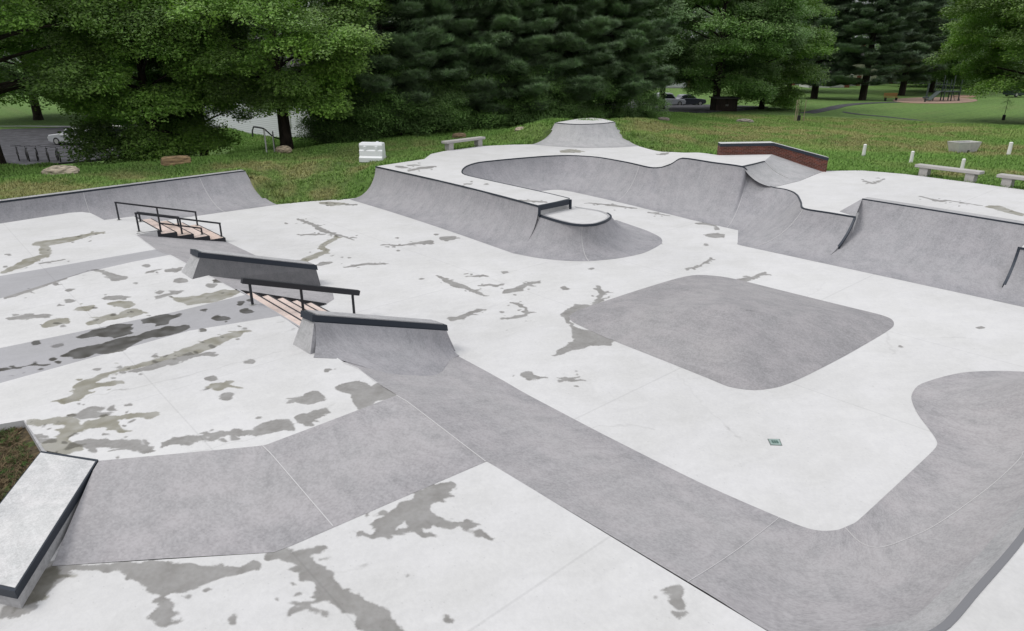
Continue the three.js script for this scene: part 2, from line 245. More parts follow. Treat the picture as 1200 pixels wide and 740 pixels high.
function concreteMaps(s0, t0, sw, tw, W, H, seed, joints) {
  const cv = document.createElement('canvas'); cv.width = W; cv.height = H; const cx = cv.getContext('2d');
  cx.fillStyle = '#000'; cx.fillRect(0, 0, W, H); cx.globalCompositeOperation = 'lighter';
  const to = (p) => { const [s, t] = ST(p); return [(s - s0) / sw * W, (t - t0) / tw * H]; };
  const ink = { wet: '#f00', mud: '#0f0', dark: '#00f' };
  for (const st of stainList) {
    cx.fillStyle = ink[st.kind];
    const path = (poly) => { cx.beginPath(); poly.forEach(([x, y], i) => { const q = to(P(x, y, st.h)); i ? cx.lineTo(...q) : cx.moveTo(...q); }); cx.closePath(); cx.fill(); };
    if (st.poly) path(st.poly);
    else for (let i = 0; i < st.pts.length; i++) {
      const a = st.pts[i], b = st.pts[i + 1] || a, n = Math.max(1, Math.ceil(Math.hypot(b[0] - a[0], b[1] - a[1]) / 1.6));
      for (let k = 0; k < n; k++) {
        const q = k / n, x = lerp(a[0], b[0], q), y = lerp(a[1], b[1], q), ry = Math.max(0.45, lerp(a[2], b[2], q) * (st.h > 0.7 && st.h < 1 ? 1.1 : 1.0)), rx = ry * (st.pts.length > 1 ? 1.5 : 2.2), e = [];
        for (let m = 0; m < 14; m++) { const an = m / 14 * Math.PI * 2; e.push([x + rx * Math.cos(an), y + ry * Math.sin(an)]); }
        path(e);
      }
    }
  }
  { const rnd = mulberry(seed * 101 + 7); cx.lineCap = 'round';      // faint wheel marks and trodden dust
    for (let k = 0; k < 90; k++) { const s = s0 + sw * rnd(), t = t0 + tw * rnd(), a = rnd() * 6.28, l = 0.6 + 3.5 * rnd(), b = a + (rnd() - 0.5) * 1.2, f = (x, y) => [(x - s0) / sw * W, (y - t0) / tw * H]; cx.strokeStyle = `rgba(255,0,0,${0.2 + 0.14 * rnd()})`; cx.lineWidth = (0.02 + 0.05 * rnd() ** 2) / sw * W; cx.beginPath(); cx.moveTo(...f(s, t)); cx.quadraticCurveTo(...f(s + l * 0.5 * Math.cos(a), t + l * 0.5 * Math.sin(a)), ...f(s + l * Math.cos(b), t + l * Math.sin(b))); cx.stroke(); } }
  const src = cx.getImageData(0, 0, W, H).data;
  // soften the mask by a few centimetres
  const blur = (ch) => {
    let a = new Float32Array(W * H), b = new Float32Array(W * H); for (let i = 0; i < W * H; i++) a[i] = src[i * 4 + ch] / 255;
    const rx = Math.max(1, Math.round(0.018 / sw * W)), ry = Math.max(1, Math.round(0.018 / tw * H));
    for (let pass = 0; pass < 2; pass++) {
      for (let j = 0; j < H; j++) { let acc = 0; for (let i = -rx; i < W; i++) { if (i + rx < W) acc += a[j * W + i + rx]; if (i - rx - 1 >= 0) acc -= a[j * W + i - rx - 1]; if (i >= 0) b[j * W + i] = acc / (2 * rx + 1); } }
      for (let i = 0; i < W; i++) { let acc = 0; for (let j = -ry; j < H; j++) { if (j + ry < H) acc += b[(j + ry) * W + i]; if (j - ry - 1 >= 0) acc -= b[(j - ry - 1) * W + i]; if (j >= 0) a[j * W + i] = acc / (2 * ry + 1); } }
    }
    return a;
  };
  const M = [blur(0), blur(1), blur(2)], col = new Uint8Array(W * H * 4), rgh = new Uint8Array(W * H * 4);
  const pick = (a, i, j) => a[clamp(Math.round(j), 0, H - 1) * W + clamp(Math.round(i), 0, W - 1)];
  for (let j = 0; j < H; j++) for (let i = 0; i < W; i++) {
    const s = s0 + i / W * sw, t = t0 + j / H * tw, o = (j * W + i) * 4;
    const n1 = vnoise(s * 1.7 + seed, t * 1.7), n2 = vnoise(s * 7 + 9 + seed, t * 7), n3 = hash2(i + seed * 77, j), n4 = vnoise(s * 26, t * 26 + seed), n0 = vnoise(s * 0.33 + 3 + seed, t * 0.33);
    const wi = (n2 - 0.5) * 0.11 / sw * W + (n4 - 0.5) * 0.022 / sw * W, wj = (vnoise(s * 7 - 31, t * 7 + 4) - 0.5) * 0.11 / tw * H + (vnoise(s * 26 + 50, t * 26) - 0.5) * 0.022 / tw * H;
    const g = (a) => smooth(0.12, 0.58, pick(a, i + wi, j + wj));
    const wet = g(M[0]), mud = g(M[1]), dark = g(M[2]);
    // trowel swirls and mottling of the bare slab
    const sw1 = vnoise(s * 2.6 + t * 1.4 + 3 * n1, t * 9 - s * 3 + 4 * n1 + seed);
    let v = 0.92 + 0.09 * (n0 - 0.5) + 0.07 * (n1 - 0.5) + 0.035 * (n2 - 0.5) + 0.055 * (n4 - 0.5) + 0.05 * (n3 - 0.5) + 0.045 * (sw1 - 0.5);
    let speck = n3 > 0.9985 ? 0.78 : 1;
    const line = joints(s, t);
    v *= speck; let r = v, gg = v * 1.0, b = v * (1.005 + 0.015 * (n1 - 0.5));
    const aW = wet * (0.68 + 0.2 * n2 + 0.16 * n4 + 0.12 * n1), aM = mud * (0.6 + 0.35 * n2 + 0.2 * n1 + 0.1 * (n4 - 0.5));
    r *= lerp(1, 0.4, aW); gg *= lerp(1, 0.39, aW); b *= lerp(1, 0.375, aW);
    r *= lerp(1, 0.4, aM); gg *= lerp(1, 0.385, aM); b *= lerp(1, 0.315, aM);
    r *= lerp(1, 0.1, dark * (0.75 + 0.25 * n2)); gg *= lerp(1, 0.088, dark * (0.75 + 0.25 * n2)); b *= lerp(1, 0.065, dark * (0.75 + 0.25 * n2));
    r *= line; gg *= line; b *= line;
    col[o] = clamp(SR(r)) * 255; col[o + 1] = clamp(SR(gg)) * 255; col[o + 2] = clamp(SR(b)) * 255; col[o + 3] = 255;
    const ro = clamp(0.93 - 0.22 * wet - 0.15 * mud - 0.5 * dark + 0.06 * (n2 - 0.5)) * 255;
    rgh[o] = rgh[o + 1] = rgh[o + 2] = ro; rgh[o + 3] = 255;
  }
  const mk = (d, srgb) => { const t = new THREE.DataTexture(d, W, H); t.magFilter = t.minFilter = THREE.LinearFilter; t.wrapS = t.wrapT = THREE.RepeatWrapping; if (srgb) t.colorSpace = THREE.SRGBColorSpace; t.needsUpdate = true; return t; };
  return { map: mk(col, true), rough: mk(rgh, false), uv: (p) => { const [s, t] = ST(p); return [(s - s0) / sw, (t - t0) / tw]; } };
}
const cut = (x, at, w = 0.012) => Math.abs(x - at) < w ? 0.9 : 1;
const plazaMaps = concreteMaps(-5, -30, 11, 31, 1024, 2048, 3, (s, t) => cut(s, 2.4) * cut(s, -1.2) * cut(t, -11.2) * cut(t, -4.2) * cut(t, -17.4) * cut(t, -24.6));
const flatMaps = concreteMaps(4, -33, 33, 35, 2048, 2048, 11, (s, t) => cut(s, 12.2, 0.017) * cut(s, 16.5, 0.017) * cut(t, -7.2, 0.017) * cut(t, -14.6, 0.017) * cut(t, -21.8, 0.017) * cut(t, -1, 0.017));
const concrete = (m, c, o = {}) => new THREE.MeshStandardMaterial({ color: c, map: m.map, roughnessMap: m.rough, roughness: 1, ...o });
const WHITE = rgb(0.605, 0.598, 0.59), GREY = rgb(0.285, 0.275, 0.28), LGREY = rgb(0.43, 0.43, 0.435);
const M = {
  plaza: concrete(plazaMaps, WHITE), plazaGrey: concrete(plazaMaps, rgb(0.37, 0.365, 0.375)), flat: concrete(flatMaps, WHITE),
};
// grey shotcrete with trowel marks and wheel scuffs; 5 m tile
const greyTex = dataTex(1024, 1024, (i, j) => {
  const x = i / 1024, y = j / 1024, p = (f, ox = 0) => vnoise(x * f + ox, y * f + ox * 2, f);
  const a = p(5), b = p(17, 3), c = p(61, 5), d = hash2(i, j), w = vnoise(x * 40 + 3 * a, y * 8 + 2 * b, 0);
  const scuff = Math.max(0, vnoise(x * 90 + 6 * a, y * 7 + 4 * a, 0) - 0.74) * 1.2;
  let v = 0.86 + 0.12 * (a - 0.5) + 0.12 * (b - 0.5) + 0.1 * (c - 0.5) + 0.2 * (vnoise(x * 200, y * 200, 200) - 0.5) + 0.16 * (d - 0.5) + 0.07 * (w - 0.5) + scuff * 0.2;
  if (d > 0.9975) v *= 0.8;
  return [SR(v * (1 + 0.02 * (b - 0.5))), SR(v), SR(v * (1.0 - 0.015 * (a - 0.5)))];
}, true);
const greyBump = dataTex(512, 512, (i, j) => { const x = i / 512, y = j / 512; const v = 0.5 * vnoise(x * 24, y * 24, 24) + 0.3 * vnoise(x * 90, y * 90, 90) + 0.2 * hash2(i, j); return [v, v, v]; });
const tiled = (t, k) => { const c = t.clone(); c.repeat.set(1 / k, 1 / k); c.needsUpdate = true; return c; };
const grey5 = tiled(greyTex, 5), greyB2 = tiled(greyBump, 1.7), greySmall = tiled(greyTex, 2.3);
const greyMat = (c, o = {}) => new THREE.MeshStandardMaterial({ color: c, map: grey5, bumpMap: greyB2, bumpScale: 0.004, roughness: 0.88, side: THREE.DoubleSide, ...o });
M.grey = greyMat(GREY);
M.greyWall = greyMat(rgb(0.345, 0.337, 0.352));
M.greyBank = greyMat(rgb(0.385, 0.37, 0.378));
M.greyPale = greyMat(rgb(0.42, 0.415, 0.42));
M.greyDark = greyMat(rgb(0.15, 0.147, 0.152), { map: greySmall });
M.bench = greyMat(rgb(0.46, 0.44, 0.42), { map: greySmall });
M.joint = new THREE.MeshStandardMaterial({ color: rgb(0.5, 0.49, 0.49), roughness: 0.9 });
M.steel = new THREE.MeshStandardMaterial({ color: rgb(0.028, 0.036, 0.05), roughness: 0.5, metalness: 0.35 });
M.black = new THREE.MeshStandardMaterial({ color: rgb(0.02, 0.021, 0.026), roughness: 0.62, metalness: 0.1 });
M.galv = new THREE.MeshStandardMaterial({ color: rgb(0.4, 0.4, 0.38), roughness: 0.5, metalness: 0.5 });
M.tread = greyMat(rgb(0.66, 0.52, 0.45), { map: greySmall });
M.tread2 = greyMat(rgb(0.70, 0.57, 0.51), { map: greySmall });
// ---------------------------------------------------------------- the park: levels
const HB = 0.75, HD = 0.9, HL = 0.65, HK = 1.35, HX = 1.9, HR = 1.2;
const s3 = (l, h) => l.map(([s, t, y]) => S(s, t, y ?? h)), p3 = (l, h) => l.map(([x, y, k]) => P(x, y, k ?? h));
struct(mesh('skatepark_floor', slabGeo(s3([[4, -29.1], [9, -29.1], [12.25, -28.9], [13.6, -28.6], [15.2, -27.95], [24, -27], [30, -20], [28, 8], [4, 8]], 0), -0.5, flatMaps.uv), M.flat), 'broad pale concrete floor between the ramps');
// plaza decks
struct(mesh('plaza_deck', slabGeo(s3([[-9, -28], [2.3, -28.5], [4.45, -28.9], [4.8, -28.78], [5.0, -28.35], [5.08, -26.75], [6.05, -26.7], [6.05, -23.85], [5.3, -23.7], [5.22, -21.4], [1.4, -21.3], [-9, -21.1]], HB), -0.4, plazaMaps.uv), M.plaza));
const edge1 = [[5.2, -19.92], [4.2, -19.85], [3.07, -19.6], [2.1, -19.15], [1.15, -18.62], [-1, -17.3], [-9, -12.9]];
struct(mesh('grey_plaza_strip', slabGeo([...s3([[-9, -21.1], [1.4, -21.3], [5.22, -21.4]], HB), ...s3(edge1, HD)], -0.4, plazaMaps.uv), M.plazaGrey));
const edge2 = [[5.38, -15.15], [3.79, -15.05], [0.73, -15.19], [0, -15.2]];
struct(mesh('plaza_deck', slabGeo([...s3(edge1.slice(0, 6), HD), ...s3([[-2.2, -16.6], [0, -15.2], [0.73, -15.19], [3.79, -15.05], [5.38, -15.15], [5.33, -16.3]], HD)], -0.4, plazaMaps.uv), M.plaza));
struct(mesh('grey_plaza_strip', slabGeo([...s3(edge2, HD), ...s3([[-9, -15.3], [-9, -13.3], [0.52, -13.4], [3.67, -13.72], [5.4, -13.3]], HD)], -0.4, plazaMaps.uv), M.plazaGrey));
struct(mesh('plaza_deck', slabGeo(s3([[0.52, -13.4], [3.67, -13.72], [5.4, -13.3], [5.36, -12.3], [5.2, -11.4], [5.22, -10.6], [5.22, -10.31], [5.28, -9.9], [5.23, -9.2], [5.235, -8.57], [3.0, -8.52], [2.9, -8.57], [1.16, -9.64], [0.67, -10.44], [0.6, -11.64], [-4.4, -13.3]], HD), -0.4, plazaMaps.uv), M.plaza));
struct(mesh('plaza_deck', slabGeo(s3([[0.9, -9.1], [0.29, -8.06], [2.24, -6.61], [5.3, -6.42], [5.41, -2.2], [5.45, 4], [-9, 4], [-9, -10], [-0.9, -8.6]], HL), -0.4, plazaMaps.uv), M.plaza));
{ // long low bank between the two plaza levels
  const tops = [[1.16, -9.64], [2.0, -9.12], [2.9, -8.57], [3.02, -8.52], [4.1, -8.54], [5.22, -8.57]], bots = [[0.29, -8.06], [1.25, -7.36], [2.24, -6.61], [2.45, -6.58], [3.9, -6.5], [5.3, -6.42]];
  const o = struct(mesh('plaza_bank', loftGeo(tops.map(([s, t], i) => { const a = S(bots[i][0], bots[i][1], HL + 0.003), b = S(s, t, HD + 0.003), r = []; for (let k = 0; k <= 8; k++) { const q = k / 8; const p = a.clone().lerp(b, q); p.y = HL + 0.003 + (HD - HL) * Math.min(1, q / 0.86); r.push(p); } return r; }), true), M.greyBank), 'smooth grey bank sloping down to the low plaza deck');
  for (const [a, b] of [[[2.96, -8.54, HD], [2.98, -6.57, HL]], [[5.2, -8.57, HD], [5.28, -6.42, HL]]]) { const pts = []; for (let k = 0; k <= 8; k++) { const q = k / 8; const p = S(lerp(b[0], a[0], q), lerp(b[1], a[1], q), HL + (HD - HL) * Math.min(1, q / 0.86) + 0.012); pts.push(p); } mesh('joint', sweepGeo(pts, 0.013, 0.012), M.joint, o); }
}
{ // bank that falls from the plaza to the floor, between the stairs, the ledges and round the near corner
  const rows = [[5.28, -23.87, HB, 8.1, -23.98], [5.24, -22.6, HB, 8.12, -22.7], [5.18, -21.4, HB, 8.14, -21.4], [5.17, -20.7, 0.825, 8.15, -20.7], [5.16, -19.92, HD, 8.15, -19.92], [5.23, -18, HD, 8.16, -18], [5.29, -16.6, HD, 8.17, -16.4], [5.32, -16, HD, 7.95, -15.9], [5.33, -15.72, HD, 7.58, -15.66]];
  struct(mesh('side_bank', loftGeo(rows.map(([s, t, h, bs, bt]) => transRow(S(bs, bt, 0.004), S(s, t, h + 0.002), 0.12, 8)), true), M.greyBank), 'grey bank beside the stairs');
  const near = [[5.19, -10.31, HD, 8.12, -10.9, 0.25], [5.26, -9.8, HD, 8.08, -9.8, 0.2], [5.21, -9.2, HD, 8.05, -9.2, 0.15], [5.22, -8.57, HD, 8.0, -8.5, 0.15], [5.27, -7.5, 0.77, 7.97, -7.4, 0.15], [5.3, -6.42, HL, 7.95, -6.4, 0.15], [5.36, -4.4, HL, 7.96, -4.6, 0.2], [5.41, -2.9, HL, 8.09, -3.19, 0.3], [5.45, -2.0, HL, 8.2, -2.88, 0.5], [5.55, -1.25, 1.05, 8.4, -2.72, 0.75], [6.0, -0.95, HR, 8.6, -2.66, 0.9],
    [6.8, -0.88, HR, 8.8, -2.62, 0.95], [8.05, -0.8, HR, 9.6, -2.6, 1], [10, -0.77, HR, 10.6, -2.58, 1], [11.6, -0.75, HR, 11.7, -2.57, 1], [12.2, -0.9, HR, 12.05, -2.7, 1], [12.7, -1.2, HR, 12.72, -3.2, 0.9], [13.3, -1.5, HR, 13.35, -3.52, 0.9], [14, -1.65, HR, 14.08, -3.59, 0.9], [14.8, -1.4, HR, 15.28, -3.2, 0.9], [15.3, -0.7, HR, 16.23, -2.39, 0.9], [15.6, 0.6, HR, 17.3, -0.6, 0.9], [15.6, 3, HR, 17.4, 3, 1]];
  const dense = resample(near, 5); for (const r of dense) r[2] = Math.min(r[2], HR);
  const o = struct(mesh('corner_bank', loftGeo(dense.map(([s, t, h, bs, bt, c]) => transRow(S(bs, bt, 0.004), S(s, t, h + 0.003), c, 14)), true), M.greyBank), 'grey bank curving into the near corner ramp');
  const seam = (i, off = 0.007) => { const r = dense[i], pts = transRow(S(r[3], r[4], 0.004), S(r[0], r[1], r[2] + 0.003), r[5], 14).map((p) => p.clone().setY(p.y + off)); mesh('joint', sweepGeo(pts, 0.008, 0.012), M.joint, o); };
  seam(34, 0.006);
  const rowOf = (i) => transRow(S(dense[i][3], dense[i][4], 0.004), S(dense[i][0], dense[i][1], dense[i][2] + 0.003), dense[i][5], 14);
  { const pts = []; for (let i = 48; i <= 72; i++) { const r = rowOf(i), k = 14 * 0.52 * Math.sin((i - 48) / 24 * 1.5), a = Math.floor(k); pts.push(r[a].clone().lerp(r[Math.min(14, a + 1)], k - a).add(v3(0, 0.007, 0))); } mesh('joint', sweepGeo(pts, 0.008, 0.01), M.joint, o); }
  mesh('coping_band', loftGeo(dense.slice(45, 76).map((_, i) => rowOf(45 + i).slice(11).map((p) => p.clone().add(S(0, -0.004, 0.003)))), true), M.greyPale, o);
  const cop = dense.slice(46).map(([s, t, h]) => S(s, t, h + 0.01));
  mesh('coping', sweepGeo(cop, 0.07, 0.05), M.copingGrey = new THREE.MeshStandardMaterial({ color: rgb(0.2, 0.2, 0.21), roughness: 0.55, metalness: 0.4 }), o);
  const band = [...dense.slice(48, 76).map(([s, t]) => S(s, t + 0.01, HR)), S(12.3, 3, HR), S(5.6, 3, HR), S(5.6, -0.95, HR)];
  struct(mesh('corner_deck', slabGeo(band, -0.4, flatMaps.uv), M.flat));
}
// ---- stairs
function stairs(label, { s0, depth, n, t0, t1, top, mats }) {
  const o = thing('stair_set', label, 'stairs'), rise = top / n;
  for (let k = 1; k < n; k++) {
    const a = s0 + (k - 1) * depth, b = s0 + k * depth, h = top - k * rise;
    const g = hexaGeo([S(a, t1, -0.1), S(b, t1, -0.1), S(b, t0, -0.1), S(a, t0, -0.1)], [S(a - 0.002, t1, h), S(b, t1, h), S(b, t0, h), S(a - 0.002, t0, h)]);
    const st = mesh('step', g, M.black, o);
    mesh('tread', hexaGeo([S(a + 0.004, t1 - 0.06, h - 0.01), S(b - 0.05, t1 - 0.06, h - 0.01), S(b - 0.05, t0 + 0.02, h - 0.01), S(a + 0.004, t0 + 0.02, h - 0.01)], [S(a + 0.004, t1 - 0.06, h + 0.004), S(b - 0.05, t1 - 0.06, h + 0.004), S(b - 0.05, t0 + 0.02, h + 0.004), S(a + 0.004, t0 + 0.02, h + 0.004)]), mats[k % 2], st);
  }
  return o;
}
{ const o = stairs('short stair set with tan treads and black edges under the thin handrails', { s0: 6.05, depth: 0.51, n: 5, t0: -26.65, t1: -23.88, top: HB, mats: [M.tread, M.tread2] });
  mesh('landing_edge', hexaGeo([S(5.35, -23.9, 0.45), S(6.055, -23.9, 0.45), S(6.055, -23.83, 0.45), S(5.35, -23.83, 0.45)], [S(5.35, -23.9, HB + 0.002), S(6.055, -23.9, HB + 0.002), S(6.055, -23.83, HB + 0.002), S(5.35, -23.83, HB + 0.002)]), M.black, o);
  mesh('landing_nosing', hexaGeo([S(6.0, -26.65, 0.6), S(6.057, -26.65, 0.6), S(6.057, -23.9, 0.6), S(6.0, -23.9, 0.6)].reverse(), [S(6.01, -26.65, HB + 0.004), S(6.057, -26.65, HB + 0.004), S(6.057, -23.9, HB + 0.004), S(6.01, -23.9, HB + 0.004)].reverse()), M.black, o);
}
{ const o = stairs('wider stair set with pink treads beside the thick flat rail', { s0: 5.42, depth: 0.36, n: 6, t0: -15.66, t1: -12.3, top: HD, mats: [M.tread2, M.tread2] });
  for (const t of [-15.7, -12.3]) mesh('cheek_wall', hexaGeo([S(5.36, t + 0.05, -0.05), S(7.6, t + 0.05, -0.05), S(7.6, t, -0.05), S(5.36, t, -0.05)], [S(5.36, t + 0.05, HD + 0.01), S(7.6, t + 0.05, 0.02), S(7.6, t, 0.02), S(5.36, t, HD + 0.01)]), M.black, o);
  mesh('landing_nosing', hexaGeo([S(5.37, -12.3, 0.7), S(5.424, -12.3, 0.7), S(5.424, -15.66, 0.7), S(5.37, -15.66, 0.7)], [S(5.385, -12.3, HD + 0.004), S(5.424, -12.3, HD + 0.004), S(5.424, -15.66, HD + 0.004), S(5.385, -15.66, HD + 0.004)]), M.plazaGrey, o);
  mesh('side_slope', loftGeo([[S(5.36, -12.3, HD + 0.004), S(7.7, -12.3, 0.004)], [S(5.36, -11.5, HD + 0.004), S(8.1, -11.5, 0.004)]]), M.greyBank, o);
}
// ---- rails
const stairH = (s, s0, depth, n, top) => s < s0 ? top : Math.max(0, top - top / n * (Math.floor((s - s0) / depth) + 1));
function rail(name, label, t, pts, posts, { w = 0.055, h = 0.055, ground, group }) {
  const o = thing(name, label, 'handrail', [0, 0, 0], 0, group);
  const line = pts.map(([s, y]) => S(s, t, y));
  for (let i = 0; i < line.length - 1; i++) mesh('top_bar', boxBar(line[i], line[i + 1], w, h), M.black, o);
  for (const s of posts) { let y = pts[0][1]; for (let i = 0; i < pts.length - 1; i++) if (s >= pts[i][0] && s <= pts[i + 1][0]) y = lerp(pts[i][1], pts[i + 1][1], (s - pts[i][0]) / (pts[i + 1][0] - pts[i][0])); const ps = mesh('post', boxBar(S(s, t, ground(s) - 0.02), S(s, t, y - h * 0.3), 0.05, 0.05), M.black, o); mesh('base_plate', boxBar(S(s - 0.06, t, ground(s) + 0.006), S(s + 0.06, t, ground(s) + 0.006), 0.12, 0.012), M.galv, ps); }
  return o;
}
{ const g1 = (s) => stairH(s, 6.05, 0.51, 5, HB), g2 = (s) => stairH(s, 5.42, 0.36, 6, HD);
  rail('handrail', 'thin black handrail along the far side of the tan stairs', -26.4, [[5.43, 1.37], [8.03, 0.66]], [5.46, 6.72, 8.0], { ground: g1 });
  rail('handrail', 'thin black handrail along the near side of the tan stairs', -24.1, [[5.46, 1.36], [8.07, 0.62]], [5.49, 6.77, 8.04], { ground: g1 });
  rail('flat_rail', 'short thick flat rail standing mid-stairs over the tan treads', -25.6, [[5.87, 1.08], [7.18, 0.71]], [5.93, 7.12], { w: 0.09, h: 0.07, ground: g1 });
  rail('handrail', 'low short handrail beside the near tan treads', -24.25, [[6.15, 0.9], [7.47, 0.52]], [6.17, 7.45], { w: 0.045, h: 0.045, ground: g1 });
  rail('flat_rail', 'long thick black flat rail over the pink stairs', -14.37, [[5.07, 1.5], [7.86, 0.58]], [5.23, 6.38, 7.68], { w: 0.11, h: 0.13, ground: g2 });
}
// ---- sloping ledges either side of the pink stairs
function hubba(name, label, b, t, extra) {
  const o = thing(name, label, 'ledge'), dn = (p, d) => v3(p.x, p.y - d, p.z), c = t.reduce((a, p) => a.add(p), v3(0, 0, 0)).multiplyScalar(0.25);
  const out = (p, d) => { const q = p.clone().sub(c); q.normalize().multiplyScalar(d * 1.4); return p.clone().add(q); };
  const low = t.map((p) => dn(p, 0.13));
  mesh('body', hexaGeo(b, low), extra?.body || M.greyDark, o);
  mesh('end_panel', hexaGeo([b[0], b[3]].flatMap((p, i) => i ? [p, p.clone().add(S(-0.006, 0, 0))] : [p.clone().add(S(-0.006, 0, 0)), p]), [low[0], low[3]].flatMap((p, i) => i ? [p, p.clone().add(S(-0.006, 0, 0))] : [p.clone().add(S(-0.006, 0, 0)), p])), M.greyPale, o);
  mesh('coping', hexaGeo(low.map((p) => out(p, 0.035)), t.map((p) => out(p, 0.02))), M.steel, o);
  mesh('top_cap', hexaGeo(t.map((p) => dn(out(p, -0.06), 0.02)), t.map((p) => out(p, -0.06).add(v3(0, 0.022, 0)))), M.greyPale, o);
  return o;
}
{ const b = [P(224.7, 328.7, HD - 0.02), P(376, 335.5, -0.02), P(356, 326, -0.02), P(211.7, 320, HD - 0.02)], t = [P(233, 296, 1.45), P(370, 311, 0.56), null, P(224, 292, 1.45)]; t[2] = t[1].clone().add(t[3]).sub(t[0]);
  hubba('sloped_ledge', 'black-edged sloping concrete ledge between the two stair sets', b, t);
  const b2 = [P(363.5, 417, HD - 0.02), S(8.25, -11.0, -0.02), S(8.3, -11.95, -0.02), P(343, 405, HD - 0.02)], t2 = [P(367.5, 369.6, 1.56), P(522.7, 381, 0.6), null, P(354, 364, 1.56)]; t2[2] = t2[1].clone().add(t2[3]).sub(t2[0]);
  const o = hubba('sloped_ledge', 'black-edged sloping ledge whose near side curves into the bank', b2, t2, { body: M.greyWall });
  const rows = [], n = 12, ref = transRow(S(8.09, -9.8, 0.004), S(5.24, -9.8, 0.903), 0.2, 60).map((p) => [ST(p)[0], p.y]);
  const bankY = (s) => { if (s <= 5.24) return 0.903; for (let i = 0; i < 60; i++) if (s <= ref[i][0] && s >= ref[i + 1][0]) return lerp(ref[i][1], ref[i + 1][1], (s - ref[i][0]) / (ref[i + 1][0] - ref[i][0])); return 0.004; };
  for (let i = 0; i <= n; i++) {
    const q = i / n, top = t2[0].clone().lerp(t2[1], q).add(v3(0, -0.13, 0)); top.add(S(0, 0.03, 0));
    const s = lerp(4.9, 8.15, q), tb = -10.85 + 1.25 * smooth(-0.02, 0.3, q) - 1.15 * smooth(0.5, 1.02, q), base = S(s, tb, bankY(s) + 0.002);
    const r = []; for (let k = 0; k <= 10; k++) { const a = k / 10, p = base.clone().lerp(top, a); p.y = base.y + (top.y - base.y) * (1 - Math.sqrt(1 - a * a * 0.97)) / (1 - Math.sqrt(0.03)); r.push(p); }
    rows.push(r);
  }
  mesh('curved_side', loftGeo(rows, true), M.greyWall, o);
}
// ---- low black-edged ledge at the planter
{ const t = [P(48, 530, HD), P(115, 540, HD), P(17, 695, HD)]; t.push(t[0].clone().add(t[2]).sub(t[1]));
  const o = thing('flat_ledge', 'low white-topped ledge with black steel edge beside the soil planter', 'ledge');
  const c = t.reduce((a, p) => a.add(p), v3(0, 0, 0)).multiplyScalar(0.25), inn = (p, d, y) => { const q = c.clone().sub(p).setY(0).normalize().multiplyScalar(d); return p.clone().add(q).add(v3(0, y, 0)); };
  const ord = [t[0], t[3], t[2], t[1]];
  mesh('body', hexaGeo(ord.map((p) => inn(p, 0.05, -HD + 0.2)), ord.map((p) => inn(p, 0.05, 0.012))), M.greyPale, o);
  mesh('steel_edge', hexaGeo(ord.map((p) => inn(p, 0.02, -0.1)), ord.map((p) => inn(p, 0.0, 0.016))), M.steel, o);
  mesh('top', hexaGeo(ord.map((p) => inn(p, 0.055, 0)), ord.map((p) => inn(p, 0.055, 0.021))), M.plazaTop = new THREE.MeshStandardMaterial({ color: rgb(0.62, 0.615, 0.61), map: greySmall, roughness: 0.9 }), o);
}
// ---- ramps on the far side
const rampThing = (name, label, rows, mat, coping, cw = 0.06, ch = 0.07) => { const o = thing(name, label, 'ramp'); mesh('riding_surface', loftGeo(rows, true), mat, o); if (coping) mesh('coping', sweepGeo(coping, cw, ch), M.steel, o); return o; };
const jointOn = (o, row, w = 0.016) => mesh('joint', sweepGeo(row.map((p) => p.clone().setY(p.y + 0.008)), w, 0.012), M.joint, o);
{ // long quarter pipe against the lawn
  const R = resample([[-9, -29.0, -9, -28.3], [2.65, -30.3, 2.6, -28.75], [7.3, -30.9, 7.2, -28.9], [11.98, -31.49, 12.2, -28.87]], 4).map(([s, t, bs, bt]) => transRow(S(bs, bt, 0.004), S(s, t, 1.2), 1));
  const o = rampThing('quarter_pipe', 'long low grey quarter pipe along the lawn behind the plaza', R, M.greyWall, R.map((r) => r.at(-1).clone().add(v3(0, 0.01, 0))), 0.06, 0.06);
  mesh('deck_strip', slabGeo([...R.map((r) => r.at(-1).clone()), ...R.map((r) => r.at(-1).clone().add(S(0, -0.42, 0))).reverse()], 0.2), M.greyPale, o);
  mesh('end_wall', triGeo(R.at(-1).slice(0, -1).map((p, i) => [p, R.at(-1)[i + 1], v3(R.at(-1).at(-1).x, -0.1, R.at(-1).at(-1).z)])), M.greyWall, o);
  jointOn(o, R[10]); jointOn(o, R[6]);
}
const K3 = (x, y, h = HK) => P(x, y, h);
let q2last;
const q2top = [K3(440, 195), K3(490, 206), K3(540, 217.6), K3(585, 229), K3(631, 241.3)], q2base = [P(410, 234), P(455, 247.5), P(500, 262), P(550, 279), P(601, 297)];
{ const R = resample(q2top.map((p, i) => [p.x, p.z, q2base[i].x, q2base[i].z]), 4).map(([x, z, bx, bz]) => transRow(v3(bx, 0.004, bz), v3(x, HK, z), 1));
  const o = rampThing('quarter_pipe', 'grey quarter pipe with dark coping below the raised white deck', R, M.greyWall, R.map((r) => r.at(-1).clone().add(v3(0, 0.008, 0))), 0.05, 0.05);
  mesh('end_wall', triGeo(R[0].slice(0, -1).map((p, i) => [p, R[0][i + 1], v3(R[0].at(-1).x, -0.1, R[0].at(-1).z)])), M.greyWall, o);
  q2last = R.at(-1);
}
